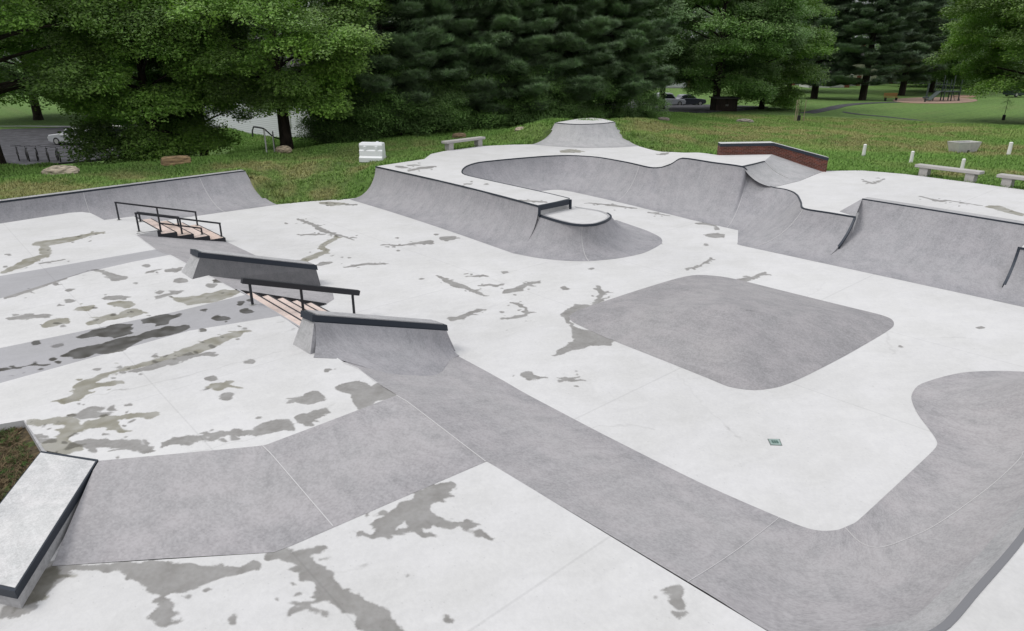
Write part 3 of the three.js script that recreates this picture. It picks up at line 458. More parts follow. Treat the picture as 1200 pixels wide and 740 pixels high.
{ // rounded end with a lower platform
  const HV = 1.03, top = p3([[630, 251.3], [650, 257.5], [668, 262], [683, 263.5], [698, 262.5], [710, 258.5], [716, 254], [713, 250.5], [704, 247], [690, 244.5], [673, 242]], HV), base = p3([[601, 297], [630, 302.5], [660, 305.6], [690, 306.3], [725, 303], [755, 296.5], [775, 286], [774, 278.5], [758, 270.5], [738, 263.5], [722, 258]], 0);
  const R = resample(top.map((p, i) => [p.x, p.z, base[i].x, base[i].z]), 4).map(([x, z, bx, bz]) => transRow(v3(bx, 0.004, bz), v3(x, HV, z), 0.92));
  const o = rampThing('rounded_ramp', 'rounded grey ramp nose around the small sunken platform', R, M.greyWall, R.slice(0, 30).map((r) => r.at(-1).clone().add(v3(0, 0.012, 0))), 0.06, 0.07);
  mesh('platform', slabGeo(R.map((r) => r.at(-1).clone().setY(HV - 0.003)), null, flatMaps.uv), M.flat, o);
  jointOn(o, R[12]); mesh('side_fillet', loftGeo([q2last, R[0]], true), M.greyWall, o);
  const c = R.reduce((a, r) => a.add(r.at(-1)), v3(0, 0, 0)).multiplyScalar(1 / R.length), inner = R.map((r) => r.at(-1).clone().lerp(c, 0.14).setY(HV + 0.001));
  mesh('platform_edge', loftGeo(R.map((r, i) => [r.at(-1).clone().setY(HV + 0.001), inner[i]])), M.greyPale, o);
  const a = K3(631, 241.3), b = K3(667.5, 234);
  const e = v3(0, 0.01, 0), f = S(0, 0.05, 0);
  mesh('step_edge', hexaGeo([a.clone().setY(HK - 0.16).add(f), b.clone().setY(HK - 0.16).add(f), b.clone().setY(HK - 0.16).sub(f), a.clone().setY(HK - 0.16).sub(f)], [a.clone().add(e).add(f), b.clone().add(e).add(f), b.clone().add(e).sub(f), a.clone().add(e).sub(f)]), M.steel, o);
  mesh('edge_post', boxBar(a.clone().setY(HV - 0.02).add(f), a.clone().add(e).add(f), 0.07, 0.07), M.steel, o); mesh('edge_post', boxBar(b.clone().setY(HV - 0.02).add(f), b.clone().add(e).add(f), 0.07, 0.07), M.steel, o);
}
// ---- bowl: left wall, far wall, raised wall, then the wall that drops to the right-hand deck
const bowlPairs = [[K3(667, 232.5), [19.3, -16.4]], [K3(640, 226), [19.45, -18]], [K3(580, 213), [19.6, -20.4]], [K3(545, 205), [19.8, -21.7]], [K3(541.5, 200), [20.3, -22.5]], [K3(547, 194.5), [20.8, -23.0]], [K3(562, 190), [21.5, -23.4]], [K3(600, 186), [22.6, -23.5]], [K3(640, 182.8), [23.5, -23.4]], [K3(668, 182), [23.95, -23.1]], [K3(700, 184), [24.0, -22.2]], [K3(735, 190), [23.85, -20.5]], [K3(762, 196), [23.6, -18.4]],
  [K3(775, 195.8, 1.38), [23.45, -17.5]], [K3(787, 191.7, 1.62), [23.35, -16.9]], [K3(800, 185, HX), [23.3, -16.2]], [K3(835, 190, HX), [23.1, -15]], [K3(870.5, 195, HX), [22.98, -13.7]], [K3(877.5, 203, 1.6), [22.95, -13.35]], [K3(886.7, 211.7, 1.34), [22.93, -13.1]], [K3(895, 215.8, 1.24), [22.92, -12.95]], [K3(907, 219.5, HR), [22.9, -12.86]], [K3(920, 221.7, HR), [22.35, -12.53]], [K3(929, 224.6, HR), [21.75, -12.18]], [K3(935, 229, HR), [21.25, -11.89]], [K3(939, 237, HR), [21.02, -11.74]], [K3(942, 244, HR), [21.0, -11.3]], [K3(972, 249, HR), [20.98, -10.1]], [K3(1002.5, 254, HR), [20.96, -8.9]]];
const bowlRows = resample(bowlPairs.map(([p, [s, t]]) => { const b = S(s, t); return [p.x, p.y, p.z, b.x, b.z]; }), 4).map(([x, y, z, bx, bz]) => transRow(v3(bx, 0.004, bz), v3(x, y, z), 1));
{ const o = rampThing('bowl_wall', 'long grey bowl wall with dark coping that rises, then drops to the far deck', bowlRows, M.greyWall, bowlRows.map((r) => r.at(-1).clone().add(v3(0, 0.008, 0))), 0.05, 0.05);
  jointOn(o, bowlRows[72]); jointOn(o, bowlRows[46]); jointOn(o, bowlRows[104]);
  const end = bowlRows.at(-1), up = (p) => p.clone().add(v3(0, 0.01, 0));
  mesh('end_edge', sweepGeo(end.slice(7).map(up), 0.07, 0.09), M.steel, o);
  mesh('end_wall', triGeo(end.slice(0, -1).map((p, i) => [p, end[i + 1], v3(end.at(-1).x, -0.05, end.at(-1).z)])), M.greyWall, o);
}
{ // white deck between the quarter pipe and the bowl
  const cop = bowlRows.slice(0, 49).map((r) => r.at(-1).clone().setY(HK - 0.002));
  const outer = p3([[440, 195], [497, 186.5], [505, 180.5], [520, 177.2], [565, 171.2], [600, 169.6], [625, 169.2], [748, 171.2]], HK);
  struct(mesh('bowl_deck', slabGeo([...outer, ...cop.slice().reverse(), ...q2top.slice().reverse().map((p) => p.clone())].map((p) => p.setY(HK - 0.002)), -0.4, flatMaps.uv), M.flat));
  // curved rise to the higher platform
  const lineA = [P(748, 171.2, HK), cop[48]], backB = P(826, 179.6, HX), rows = [];
  for (let k = 0; k <= 12; k++) { const q = k / 12, c = bowlRows[48 + k].at(-1), b = v3(lerp(lineA[0].x, backB.x, q), 0, lerp(lineA[0].z, backB.z, q)); b.y = c.y; rows.push([0, 0.25, 0.5, 0.75, 1].map((f) => b.clone().lerp(c, f).setY(c.y - 0.002))); }
  const rg = loftGeo(rows), rq = rg.attributes.position; for (let k = 0; k < rq.count; k++) rg.attributes.uv.setXY(k, ...flatMaps.uv(v3(rq.getX(k), 0, rq.getZ(k)))); struct(mesh('bowl_deck', rg, M.flatBoth = concrete(flatMaps, WHITE, { side: THREE.DoubleSide })));
  mesh('bowl_deck_wall', triGeo(rows.slice(0, -1).flatMap((r, i) => { const a = r[0], b = rows[i + 1][0], a0 = a.clone().setY(-0.3), b0 = b.clone().setY(-0.3); return [[a, b, a0], [b, b0, a0]]; })), M.greyPale).userData.kind = 'structure';
  const plat = [backB, P(843, 182, HX), P(905, 181, HX), P(896, 189, HX), P(870.5, 195, HX), P(835, 190, HX), P(800, 185, HX)];
  struct(mesh('high_platform', slabGeo(plat, -0.2, flatMaps.uv), M.flat));
}
{ // roll-in from the platform to the right-hand deck
  const tops = [K3(870.5, 195, HX), K3(884, 192, HX), K3(896, 189, HX), K3(900, 185.5, HX), K3(905, 181, HX)], bases = [K3(907, 219.5, HR), K3(922, 216, HR), K3(938, 212, HR), K3(951, 206.5, HR), K3(966, 200.5, HR)];
  const cv = [1, 1, 0.95, 0.25, 0.05], R = tops.map((p, i) => transRow(bases[i].clone().setY(HR + 0.006), p.clone().setY(HX + 0.002), cv[i]));
  const o = rampThing('roll_in_ramp', 'pale roll-in ramp below the brick ledge', [R[0], R[1], R[2], R[3], R[4]], M.greyPale, [tops[0], tops[1], tops[2]].map((p) => p.clone().add(v3(0, 0.014, 0))), 0.06, 0.06);
  mesh('coping', sweepGeo(R[2].map((p) => p.clone().add(v3(0, 0.012, 0))).slice(4), 0.03, 0.03), M.galv, o);
}
{ // right-hand deck, its taller bank wall and the next low wall
  const inner = bowlRows.slice(84).map((r) => r.at(-1).clone().setY(HR - 0.002));
  const pts = [...p3([[938, 212], [966, 200.5], [1010, 199.8], [1060, 204], [1130, 213], [1200, 222.5]], HR - 0.002), S(32.2, -2, HR - 0.002), S(31, 6, HR - 0.002), S(22.3, 6, HR - 0.002), S(22.25, -4.1, HR - 0.002), S(23.72, -4.2, HR - 0.002), S(23.85, -9.0, HR - 0.002), ...inner.slice().reverse()];
  struct(mesh('far_deck', slabGeo(pts, -0.4, flatMaps.uv), M.flat));
  const rows = [[23.9, -9.04, 20.96, -8.9], [23.75, -7.3, 20.93, -7.2], [23.6, -5.8, 20.9, -5.6], [23.45, -4.41, 20.87, -4.0], [23.3, -2, 20.8, -2]];
  const R = resample(rows, 4).map(([s, t, bs, bt]) => transRow(S(bs, bt, 0.003), S(s, t, 1.6), 0.85));
  const o = rampThing('bank_wall', 'tall grey bank wall with pale capped top below the benches', R, M.greyWall, R.map((r) => r.at(-1).clone().add(v3(0, 0.008, 0))), 0.045, 0.05);
  const cap = R.map((r) => r.at(-1).clone().add(v3(0, 0.004, 0)));
  mesh('top_cap', slabGeo([...cap, ...cap.map((p) => p.clone().add(S(0.42, 0, 0))).reverse()], 1.0), M.greyPale, o);
  mesh('flank', triGeo([[P(984, 248, HR), P(1002.5, 254, HR), cap[0]], [P(984, 248, HR), cap[0], cap[0].clone().add(S(0.42, 0, 0))], [P(984, 248, HR), cap[0].clone().add(S(0.42, 0, 0)), cap[0].clone().add(S(0.42, 0.3, -0.5))], [P(1002.5, 254, HR), R[0][10], cap[0]]]), M.greyWall, o);
  const Q = [[22.23, -4.14, 20.86, -4.14], [22.2, -1, 20.8, -1], [22.2, 6, 20.7, 6]].map(([s, t, bs, bt]) => transRow(S(bs, bt, 0.006), S(s, t, HR), 1));
  const q = rampThing('quarter_pipe', 'low grey wall at the right-hand end of the tall bank wall', Q, M.greyWall, Q.map((r) => r.at(-1).clone().add(v3(0, 0.008, 0))), 0.05, 0.05);
  mesh('end_edge', sweepGeo(Q[0].slice(6).map((p) => p.clone().add(v3(0, 0.01, 0))), 0.07, 0.09), M.steel, q);
  mesh('end_wall', triGeo(Q[0].slice(0, -1).map((p, i) => [p, Q[0][i + 1], v3(Q[0].at(-1).x, -0.05, Q[0].at(-1).z)])), M.greyWall, q);
}
{ // steep extension at the back of the deck
  const HT = 2.42, top = p3([[650.5, 143.8], [663, 145], [676, 145.6], [690, 145.4], [706, 144.6], [721, 142.8]], HT), base = p3([[623, 169.3], [648, 171.5], [672, 173], [697, 173.4], [724, 172.8], [749, 171.2]], HK);
  const R = resample(top.map((p, i) => [p.x, p.z, base[i].x, base[i].z]), 3).map(([x, z, bx, bz]) => transRow(v3(bx, HK + 0.004, bz), v3(x, HT, z), 1));
  const o = rampThing('steep_ramp', 'steep grey ramp with a white top at the back of the deck', R, M.greyPale, R.map((r) => r.at(-1).clone().add(v3(0, 0.01, 0))), 0.05, 0.05);
  mesh('platform', slabGeo([...R.map((r) => r.at(-1).clone()), P(706, 139.3, HT), P(693, 138.2, HT), P(678, 139.2, HT)], 1.0, flatMaps.uv), M.flat, o);
  for (const [r, f] of [[R[0], 1], [R.at(-1), -1]]) mesh('end_wall', triGeo(r.slice(0, -1).map((p, i) => [p, r[i + 1], v3(r.at(-1).x, 0.9, r.at(-1).z)])), M.greyPale, o);
}
{ // flat-topped pyramid in the middle of the floor
  const out = p3([[667, 371], [672, 378], [712, 396.5], [770, 419.5], [830, 443.5], [855, 453.5], [885, 457.5], [915, 453], [945, 440.5], [990, 417.5], [1030, 394.5], [1047, 383], [1046, 375], [1032, 369], [985, 357.5], [920, 341.5], [870, 329], [845, 324.2], [818, 322.3], [795, 326], [750, 339.5], [700, 356], [676, 364.5]], 0.004);
  const n = out.length, D = resample([...out, out[0]].map((p) => [p.x, p.z]), 3), c = P(868, 364, 0.62), d = P(846, 359, 0.62);
  const R = D.map(([x, z]) => { const p = v3(x, 0.004, z), k = clamp((x - 1.4) / 8); const a = d.clone().lerp(c, k), r = []; for (let j = 0; j <= 10; j++) { const q = j / 10, e = p.clone().lerp(a, q * 0.96); e.y = 0.004 + 0.62 * q; r.push(e); } r[0].y = 0.004; return r; });
  const o = thing('pyramid_mound', 'low grey concrete pyramid with rounded corners in the open floor', 'ramp');
  const top = slabGeo(R.slice(0, -1).map((r) => r.at(-1).clone())); mesh('riding_surface', merge([loftGeo(R), top].map((g) => { const q = g.attributes.position, u = g.attributes.uv; for (let k = 0; k < q.count; k++) u.setXY(k, ...tuv(v3(q.getX(k), 0, q.getZ(k)))); return g; })), greyMat(rgb(0.335, 0.322, 0.328)), o);
}
{ // brick ledge
  const base = [P(843, 182, HX), P(905, 181, HX), P(968.5, 201.5, HR)], top = [P(843, 168.2, 2.47), P(905, 163.6, 2.6), P(972, 184, 1.87)];
  const back = S(0.33, -0.33, 0), o = thing('brick_ledge', 'bent red brick ledge with black edge and pale cap at the lawn', 'ledge');
  for (const i of [0, 1]) {
    const a = base[i].clone(), b = base[i + 1].clone(), ta = a.clone().setY([2.41, 2.41, 1.83][i]), tb = b.clone().setY([2.41, 2.41, 1.83][i + 1]);
    const lo = (p) => p.clone().setY(p.y - 0.4), dn = (p, k) => p.clone().setY(p.y - k), bk = (p) => p.clone().add(back);
    const f = S(-0.025, 0.025, 0), fr = (p) => p.clone().add(f);
    const brickG = hexaGeo([lo(a), lo(b), lo(bk(b)), lo(bk(a))], [dn(ta, 0.13), dn(tb, 0.13), dn(bk(tb), 0.13), dn(bk(ta), 0.13)]);
    const bp = brickG.attributes.position, buv = brickG.attributes.uv; for (let k = 0; k < bp.count; k++) { const q = v3(bp.getX(k), 0, bp.getZ(k)); buv.setXY(k, q.distanceTo(v3(a.x, 0, a.z)) + ST(q)[0] * 0.01, bp.getY(k) - lerp(a.y, b.y, clamp(q.distanceTo(v3(a.x, 0, a.z)) / Math.hypot(b.x - a.x, b.z - a.z)))); }
    mesh('brick_wall', brickG, M.brick ??= (() => {
      const t = dataTex(512, 512, (x, y) => { const row = Math.floor(y / 32), u = (x + (row % 2) * 51) % 512, colm = Math.floor(u / 102.4), fx = u % 102.4, fy = y % 32, m = fx < 5 || fy < 5, n = hash2(colm * 7 + 3, row * 13), e = hash2(x, y), k = 0.75 + 0.5 * n + 0.2 * (e - 0.5); return m ? [0.5, 0.42, 0.38] : n > 0.8 ? [0.25 * k + 0.05, 0.14 * k + 0.05, 0.13 * k + 0.05] : [0.4 * k, 0.215 * k, 0.175 * k]; }, true);
      t.repeat.set(1 / 1.05, 1 / 1.05); return new THREE.MeshStandardMaterial({ map: t, roughness: 0.92 }); })(), o);
    mesh('steel_edge', hexaGeo([dn(fr(ta), 0.13), dn(fr(tb), 0.13), dn(bk(tb), 0.13), dn(bk(ta), 0.13)], [fr(ta), fr(tb), bk(tb), bk(ta)]), M.steel, o);
    mesh('cap', hexaGeo([dn(fr(ta), 0.01), dn(fr(tb), 0.01), bk(tb), bk(ta)].map((p) => p.clone().lerp(ta, 0)), [fr(ta), fr(tb), bk(tb), bk(ta)].map((p) => p.clone().add(v3(0, 0.012, 0)))), M.plazaTop, o);
  }
}
{ // drain cover
  const o = thing('drain_cover', 'small square green-grey drain cover in the pale floor', 'drain cover'), q = p3([[899.5, 514.5], [914, 514.8], [917.2, 522.6], [903, 522]], 0.004);
  mesh('frame', slabGeo(q, 0), new THREE.MeshStandardMaterial({ color: rgb(0.16, 0.18, 0.17), roughness: 0.8 }), o);
  const c = q.reduce((a, p) => a.add(p), v3(0, 0, 0)).multiplyScalar(0.25);
  const lid = q.map((p) => p.clone().lerp(c, 0.16).setY(0.009)); const l = mesh('lid', slabGeo(lid, 0.004), new THREE.MeshStandardMaterial({ color: rgb(0.3, 0.39, 0.36), roughness: 0.85, map: greySmall }), o);
  for (let i = 0; i < 3; i++) { const a = lid[0].clone().lerp(lid[1], 0.25 + 0.22 * i), b = lid[3].clone().lerp(lid[2], 0.3 + 0.22 * i); mesh('slot', sweepGeo([a.clone().lerp(b, 0.25).setY(0.013), a.clone().lerp(b, 0.75).setY(0.013)], 0.03, 0.004), new THREE.MeshStandardMaterial({ color: rgb(0.08, 0.14, 0.12), roughness: 0.9 }), l); }
}
// ---------------------------------------------------------------- land: one sheet of turf round and far beyond the park
const ctl = [[-9, -29.6, 1.12], [2.6, -30.9, 1.15], [7.3, -31.5, 1.15], [11.9, -32.0, 1.15], [12.3, -31.0, 0.85], [12.5, -30.0, 0.3], [12.6, -29.3, 0.02], [13.3, -28.9, -0.02], [14.3, -28.5, -0.02], [15.2, -28.2, -0.01], [15.7, -28.05, 0.12], [16.1, -28.05, 0.45], [16.4, -28.1, 0.9], [16.7, -28.2, 1.25],
  [17.8, -28.5, 1.29], [19.7, -28.8, 1.3], [20.4, -29.6, 1.3], [21, -30.2, 1.3], [23, -30.6, 1.3], [25.2, -30.9, 1.3], [26.9, -30.3, 1.3], [27.7, -29.6, 1.3], [28.3, -29.5, 1.55], [29.1, -29.7, 2.1], [29.9, -30.2, 2.36], [31.6, -31, 2.38], [33, -29.3, 2.38], [33.1, -27.4, 2.34], [32.7, -26.2, 1.9], [32.3, -25.2, 1.42], [32.1, -24.5, 1.3], [31, -22.4, 1.35], [30, -20.5, 1.45], [28.4, -17.6, 1.78], [30.5, -16.1, 1.7], [31.9, -14.1, 1.14], [33.2, -12.8, 1.14], [33.7, -11, 1.14], [33.4, -8.5, 1.14], [33, -6, 1.14], [32.6, -2, 1.14], [31.4, 6, 1.1],
  [13.6, -31.5, 0.75], [15.3, -30.6, 0.8], [13.8, -33.2, 1.15], [16.0, -31.8, 1.2], [5, -35, 1.2], [-3, -34, 1.15], [12, -36, 1.2], [-9, 10, 0.3], [20, 16, 0.5], [40, 10, 0.6], [-14, -20, 0.7]];
for (const px of [-120, -60, 0, 50, 100, 150, 200]) for (const [d, h] of [[36.6, 0.75], [38.2, -0.1], [40, -0.85], [42.5, -1.25], [46, -1.3], [52, -1.3], [60, -1.3]]) { const dd = d + Math.max(0, px - 100) * 0.03; const [s, t] = ST(v3((px - 600) / FOCAL * (dd * Math.cos(PITCH) + 5 * Math.sin(PITCH)), 0, -dd)); ctl.push([s, t, h]); }
for (const [x, y, h] of [[0, 196, 1.12], [70, 198, 1.15], [150, 194, 1.15], [230, 187, 1.15], [300, 180, 1.2], [400, 172, 1.25], [500, 163, 1.3], [600, 153, 1.4], [630, 148, 1.6], [20, 183, -1.25], [100, 174, -1.25], [60, 158, -1.25], [0, 160, -1.25], [180, 166, -1.2], [120, 154, -1.2], [250, 152, -0.4], [300, 160, -0.6], [420, 150, 0.2], [560, 140, 0.3],
  [745, 140, 2.1], [752, 155, 1.75], [775, 160, 1.45], [800, 150, 1.3], [830, 170, 1.35], [790, 135, 0.9], [850, 135, 0.7], [850, 152, 1.1], [920, 145, 0.75], [960, 165, 1.05], [1000, 175, 1.0], [1060, 185, 1.05], [1120, 180, 0.9], [1180, 190, 1.0], [1160, 165, 0.65], [1000, 150, 0.5], [940, 130, 0.2], [1020, 132, 0], [1100, 140, 0.1], [1180, 140, 0.1], [1000, 115, 0], [1120, 115, 0], [1190, 118, 0], [1060, 100, 0.4], [760, 128, -0.3], [800, 124, -0.3]]) { const [s, t] = ST(P(x, y, h)); ctl.push([s, t, h]); }
const parkEdge = [[-9, -29.35], [2.65, -30.65], [7.3, -31.25], [11.98, -31.85], [12.05, -31.4], [12.3, -29.0], [13.6, -28.65], [15.2, -28.0], [16.6, -27.85], [19.6, -28.45], [20.9, -29.75], [22.2, -30.25], [25.2, -30.6], [26.9, -29.9], [28.2, -29.2], [29.5, -29.4], [31.6, -30.6], [32.6, -28.8], [32.65, -27.1], [31.85, -24.5], [29.8, -20.5], [28.2, -17.3], [30.2, -15.8], [31.6, -13.8], [32.95, -12.65], [33.3, -11], [32.95, -8.5], [32.6, -6.3], [32.2, -2], [31, 6], [28, 8], [-9, 8]];
function edgeDistance(s, t) { // > 0 inside the park
  let inside = false, d = 1e9;
  for (let i = 0, j = parkEdge.length - 1; i < parkEdge.length; j = i++) {
    const [x1, y1] = parkEdge[i], [x2, y2] = parkEdge[j];
    if ((y1 > t) !== (y2 > t) && s < (x2 - x1) * (t - y1) / (y2 - y1) + x1) inside = !inside;
    const k = clamp(((s - x1) * (x2 - x1) + (t - y1) * (y2 - y1)) / ((x2 - x1) ** 2 + (y2 - y1) ** 2)); d = Math.min(d, Math.hypot(s - x1 - k * (x2 - x1), t - y1 - k * (y2 - y1)));
  }
  return inside ? d : -d;
}
function landHeight(s, t) {
  let a = 0, w = 0; for (const [x, y, h] of ctl) { const q = (s - x) ** 2 + (t - y) ** 2 + 0.02, k = 1 / (q * Math.sqrt(q)); a += k * h; w += k; }
  const far = Math.hypot(s - 18, t + 18), wf = 1 / 60 ** 3 * Math.max(0, far / 60) ** 4; a += 0 * wf; w += wf;
  return a / w + 0.05 * (fbm(s * 0.5, t * 0.5, 3) - 0.5) * smooth(0, 2, Math.min(2, far / 10));
}
const dry = [];   // worn, yellowed turf: centre and reach, from the photograph
for (const [x, y, h, r, k] of [[30, 221, 1.15, 2.2, 0.9], [150, 206, 1.15, 2, 0.6], [300, 196, 1.15, 2.4, 0.9], [360, 190, 1.18, 2.6, 0.9], [410, 187, 1.2, 2.2, 0.8], [340, 232, 0.1, 1.3, 0.8], [375, 222, 0.3, 1, 0.8], [250, 203, 1.15, 1.6, 0.8], [470, 172, 1.28, 3, 0.5], [790, 163, 1.4, 3, 0.7], [770, 150, 1.6, 2.2, 1], [830, 160, 1.3, 5, 0.75], [900, 155, 1.0, 6, 0.8], [960, 158, 1.0, 6, 0.7], [1000, 168, 1.0, 4, 0.6], [1085, 172, 0.9, 3.5, 0.95], [1160, 176, 0.9, 3.6, 0.95], [1060, 152, 0.6, 7, 0.7], [860, 137, 0.8, 3, 0.9], [1120, 172, 0.8, 3, 0.7], [880, 170, 1.2, 3, 0.6], [1180, 205, 1.1, 1.2, 0.9], [1110, 205, 1.14, 0.9, 0.8], [810, 172, 1.4, 3, 0.4], [1020, 148, 0.5, 8, 0.55]]) { const [s, t] = ST(P(x, y, h)); dry.push([s, t, r, k]); }
const dryness = (s, t) => { let d = 0; for (const [x, y, r, k] of dry) { const q = Math.hypot((s - x), (t - y)) / r; if (q < 1.8) d = Math.max(d, k * smooth(1.6, 0.3, q)); } const n = fbm(s * 0.9 + 4, t * 0.9, 4); return clamp(d * (0.25 + 1.3 * smooth(0.32, 0.66, n)) + 0.22 * smooth(0.58, 0.74, fbm(s * 0.35, t * 0.35 + 9, 3))); };
const turfTone = (s, t) => {
  const d = dryness(s, t), n = fbm(s * 2.3, t * 2.3 + 3, 3), m = fbm(s * 0.22 + 7, t * 0.22, 2);
  const g = [lerp(0.155, 0.2, n), lerp(0.285, 0.345, n), lerp(0.058, 0.074, n)], b = [lerp(0.36, 0.46, n), lerp(0.285, 0.36, n), lerp(0.14, 0.19, n)];
  const k = 0.9 + 0.25 * (m - 0.5);
  return g.map((c, i) => lerp(c, b[i], d * 0.6) * k);
};
{ const axis = (a, b, step, far) => { const l = []; for (let x = a; x <= b + 1e-6; x += step) l.push(x); let d = step; let x = b; const up = []; while (x < far) { d *= 1.16; x += d; up.push(x); } d = step; x = a; const dn = []; while (x > -far) { d *= 1.16; x -= d; dn.unshift(x); } return [...dn, ...l, ...up]; };
  const sa = axis(-12, 46, 0.24, 900), ta = axis(-46, 2, 0.24, 900), pos = [], col = [], uv = [], idx = [];
  for (const t of ta) for (const s of sa) {
    let h = landHeight(s, t); const e = edgeDistance(s, t); if (e > 0.22) h = -0.7; else if (e > -0.25) h -= 0.03;
    const p = S(s, t, h); pos.push(p.x, p.y, p.z); uv.push(s, t); col.push(...turfTone(s, t));
  }
  const n = sa.length; for (let j = 0; j < ta.length - 1; j++) for (let i = 0; i < n - 1; i++) { const a = j * n + i, b = a + 1, c = a + n, d = c + 1; idx.push(a, c, b, b, c, d); }
  const g = new THREE.BufferGeometry(); g.setAttribute('position', new THREE.Float32BufferAttribute(pos, 3)); g.setAttribute('uv', new THREE.Float32BufferAttribute(uv, 2)); g.setAttribute('color', new THREE.Float32BufferAttribute(col, 3)); g.setIndex(idx); g.computeVertexNormals();
  const turf = dataTex(512, 512, (i, j) => { const x = i / 512, y = j / 512, a = vnoise(x * 12, y * 12, 12), b = vnoise(x * 70, y * 70, 70), c = hash2(i, j), v = 0.72 + 0.3 * (a - 0.5) + 0.45 * (b - 0.5) + 0.3 * (c - 0.5); return [SR(v * (0.98 + 0.1 * (b - 0.5))), SR(v), SR(v * 0.95)]; }, true); turf.repeat.set(1 / 2.7, 1 / 2.7);
  const tb = dataTex(256, 256, (i, j) => { const v = 0.5 * vnoise(i / 4, j / 4, 64) + 0.5 * hash2(i, j); return [v, v, v]; }); tb.repeat.set(1 / 1.3, 1 / 1.3);
  struct(mesh('lawn_ground', g, new THREE.MeshStandardMaterial({ vertexColors: true, map: turf, bumpMap: tb, bumpScale: 0.05, roughness: 1 })));
}
const groundAt = (p) => { const [s, t] = ST(p); return landHeight(s, t); };
const onLand = (px, py, h) => { let p = P(px, py, h ?? 1); for (let i = 0; i < 6; i++) p = P(px, py, groundAt(p)); return p; };
// grass blades on the turf that can be made out
{ const blades = [], rnd = mulberry(5);
  for (let i = 0; i < 9; i++) { const a = rnd() * 6.28, r = rnd() * 0.09, h = 0.05 + 0.07 * rnd(), b = rnd() * 6.28, w = 0.009, x = r * Math.cos(a), z = r * Math.sin(a), lx = Math.cos(b) * h * 0.5, lz = Math.sin(b) * h * 0.5; blades.push([v3(x - w * Math.sin(b), -0.01, z + w * Math.cos(b)), v3(x + w * Math.sin(b), -0.01, z - w * Math.cos(b)), v3(x + lx, h, z + lz)]); }
  const geo = triGeo(blades), N = 170000, mat = new THREE.MeshStandardMaterial({ color: 0xffffff, roughness: 0.9, side: THREE.DoubleSide, });
  const im = new THREE.InstancedMesh(geo, mat, N), m4 = new THREE.Matrix4(), q = new THREE.Quaternion(), c = new THREE.Color(); let k = 0, guard = 0;
  while (k < N && guard++ < N * 12) {
    const d = 12 + 62 * rnd() ** 0.8, a = (rnd() - 0.5) * 1.62, x = d * Math.sin(a), z = -d * Math.cos(a), [s, t] = ST(v3(x, 0, z)), e = edgeDistance(s, t);
    if (e > -0.03) continue;
    const h = landHeight(s, t); if (h < -0.9) continue;
    const big = 0.7 + 0.9 * rnd() + d * 0.012 + (e > -0.6 ? 0.5 : 0);
    q.setFromAxisAngle(v3(0, 1, 0), rnd() * 6.28); m4.compose(v3(x, h - 0.012, z), q, v3(big, big * (0.35 + 0.5 * rnd()), big)); im.setMatrixAt(k, m4);
    const tone = turfTone(s, t), w = 0.98 + 0.3 * rnd(); c.setRGB(tone[0] * w, tone[1] * w, tone[2] * w); im.setColorAt(k, c); k++;
  }
  im.count = k; im.name = 'lawn_grass'; im.userData = { kind: 'stuff', label: 'rough mown lawn grass round the skatepark', category: 'grass' }; im.receiveShadow = im.castShadow = true; scene.add(im);
}
// planter soil
{ const pts = s3([[0.62, -11.66], [0.64, -10.4], [-0.62, -8.25], [-9, -9.8], [-9, -14.4], [-4.4, -13.32]], 0.78);
  const soil = dataTex(512, 512, (i, j) => { const x = i / 512, y = j / 512, a = vnoise(x * 9, y * 9, 9), b = vnoise(x * 40, y * 40, 40), c = hash2(i, j), k = 0.6 + 0.5 * b + 0.4 * (c - 0.5), g = smooth(0.55, 0.75, a); return [lerp(0.36, 0.3, g) * k, lerp(0.31, 0.34, g) * k, lerp(0.22, 0.17, g) * k]; }, true); soil.repeat.set(1 / 1.6, 1 / 1.6);
  struct(mesh('planter_soil', slabGeo(pts, 0.3), new THREE.MeshStandardMaterial({ map: soil, roughness: 1 })));
  const rnd = mulberry(91), bl = []; for (let i = 0; i < 16; i++) { const a = rnd() * 6.28, b = rnd() * 6.28, r = rnd() * 0.05, h = 0.03 + 0.05 * rnd(), w = 0.006; bl.push([v3(r * Math.cos(a) - w, 0, r * Math.sin(a)), v3(r * Math.cos(a) + w, 0, r * Math.sin(a)), v3(r * Math.cos(a) + h * Math.cos(b), h * 0.6, r * Math.sin(a) + h * Math.sin(b))]); }
  const N = 2600, im = new THREE.InstancedMesh(triGeo(bl), new THREE.MeshStandardMaterial({ color: 0xffffff, roughness: 1, side: THREE.DoubleSide }), N), m4 = new THREE.Matrix4(), q = new THREE.Quaternion(), c = new THREE.Color();
  for (let k = 0; k < N; k++) { const s = 0.5 - 3.5 * rnd(), t = lerp(-11.7 + (s - 0.6) * 0.33, -10.3 - (s - 0.6) * 1.72 * (s < 0.6 ? 1 : 1), rnd()); q.setFromAxisAngle(v3(0, 1, 0), rnd() * 6.28); const tt = Math.min(t, -8.3); m4.compose(S(s, tt, 0.775), q, v3(1, 1, 1).multiplyScalar(0.7 + rnd())); im.setMatrixAt(k, m4); const g = rnd() < 0.3, w = 0.6 + 0.7 * rnd(); c.setRGB(...(g ? [0.06 * w, 0.11 * w, 0.025 * w] : [0.15 * w, 0.11 * w, 0.06 * w])); im.setColorAt(k, c); }
  im.name = 'planter_litter'; im.userData = { kind: 'stuff', label: 'dry leaf litter and weeds in the planter', category: 'litter' }; scene.add(im);
  // planter wall
  const wp = s3([[-9, -14.86], [-4.4, -13.34], [0.6, -11.68], [0.66, -10.4]], HD - 0.004);
  struct(mesh('planter_kerb', sweepGeo(wp, 0.05, 0.3), M.greyPale));
}
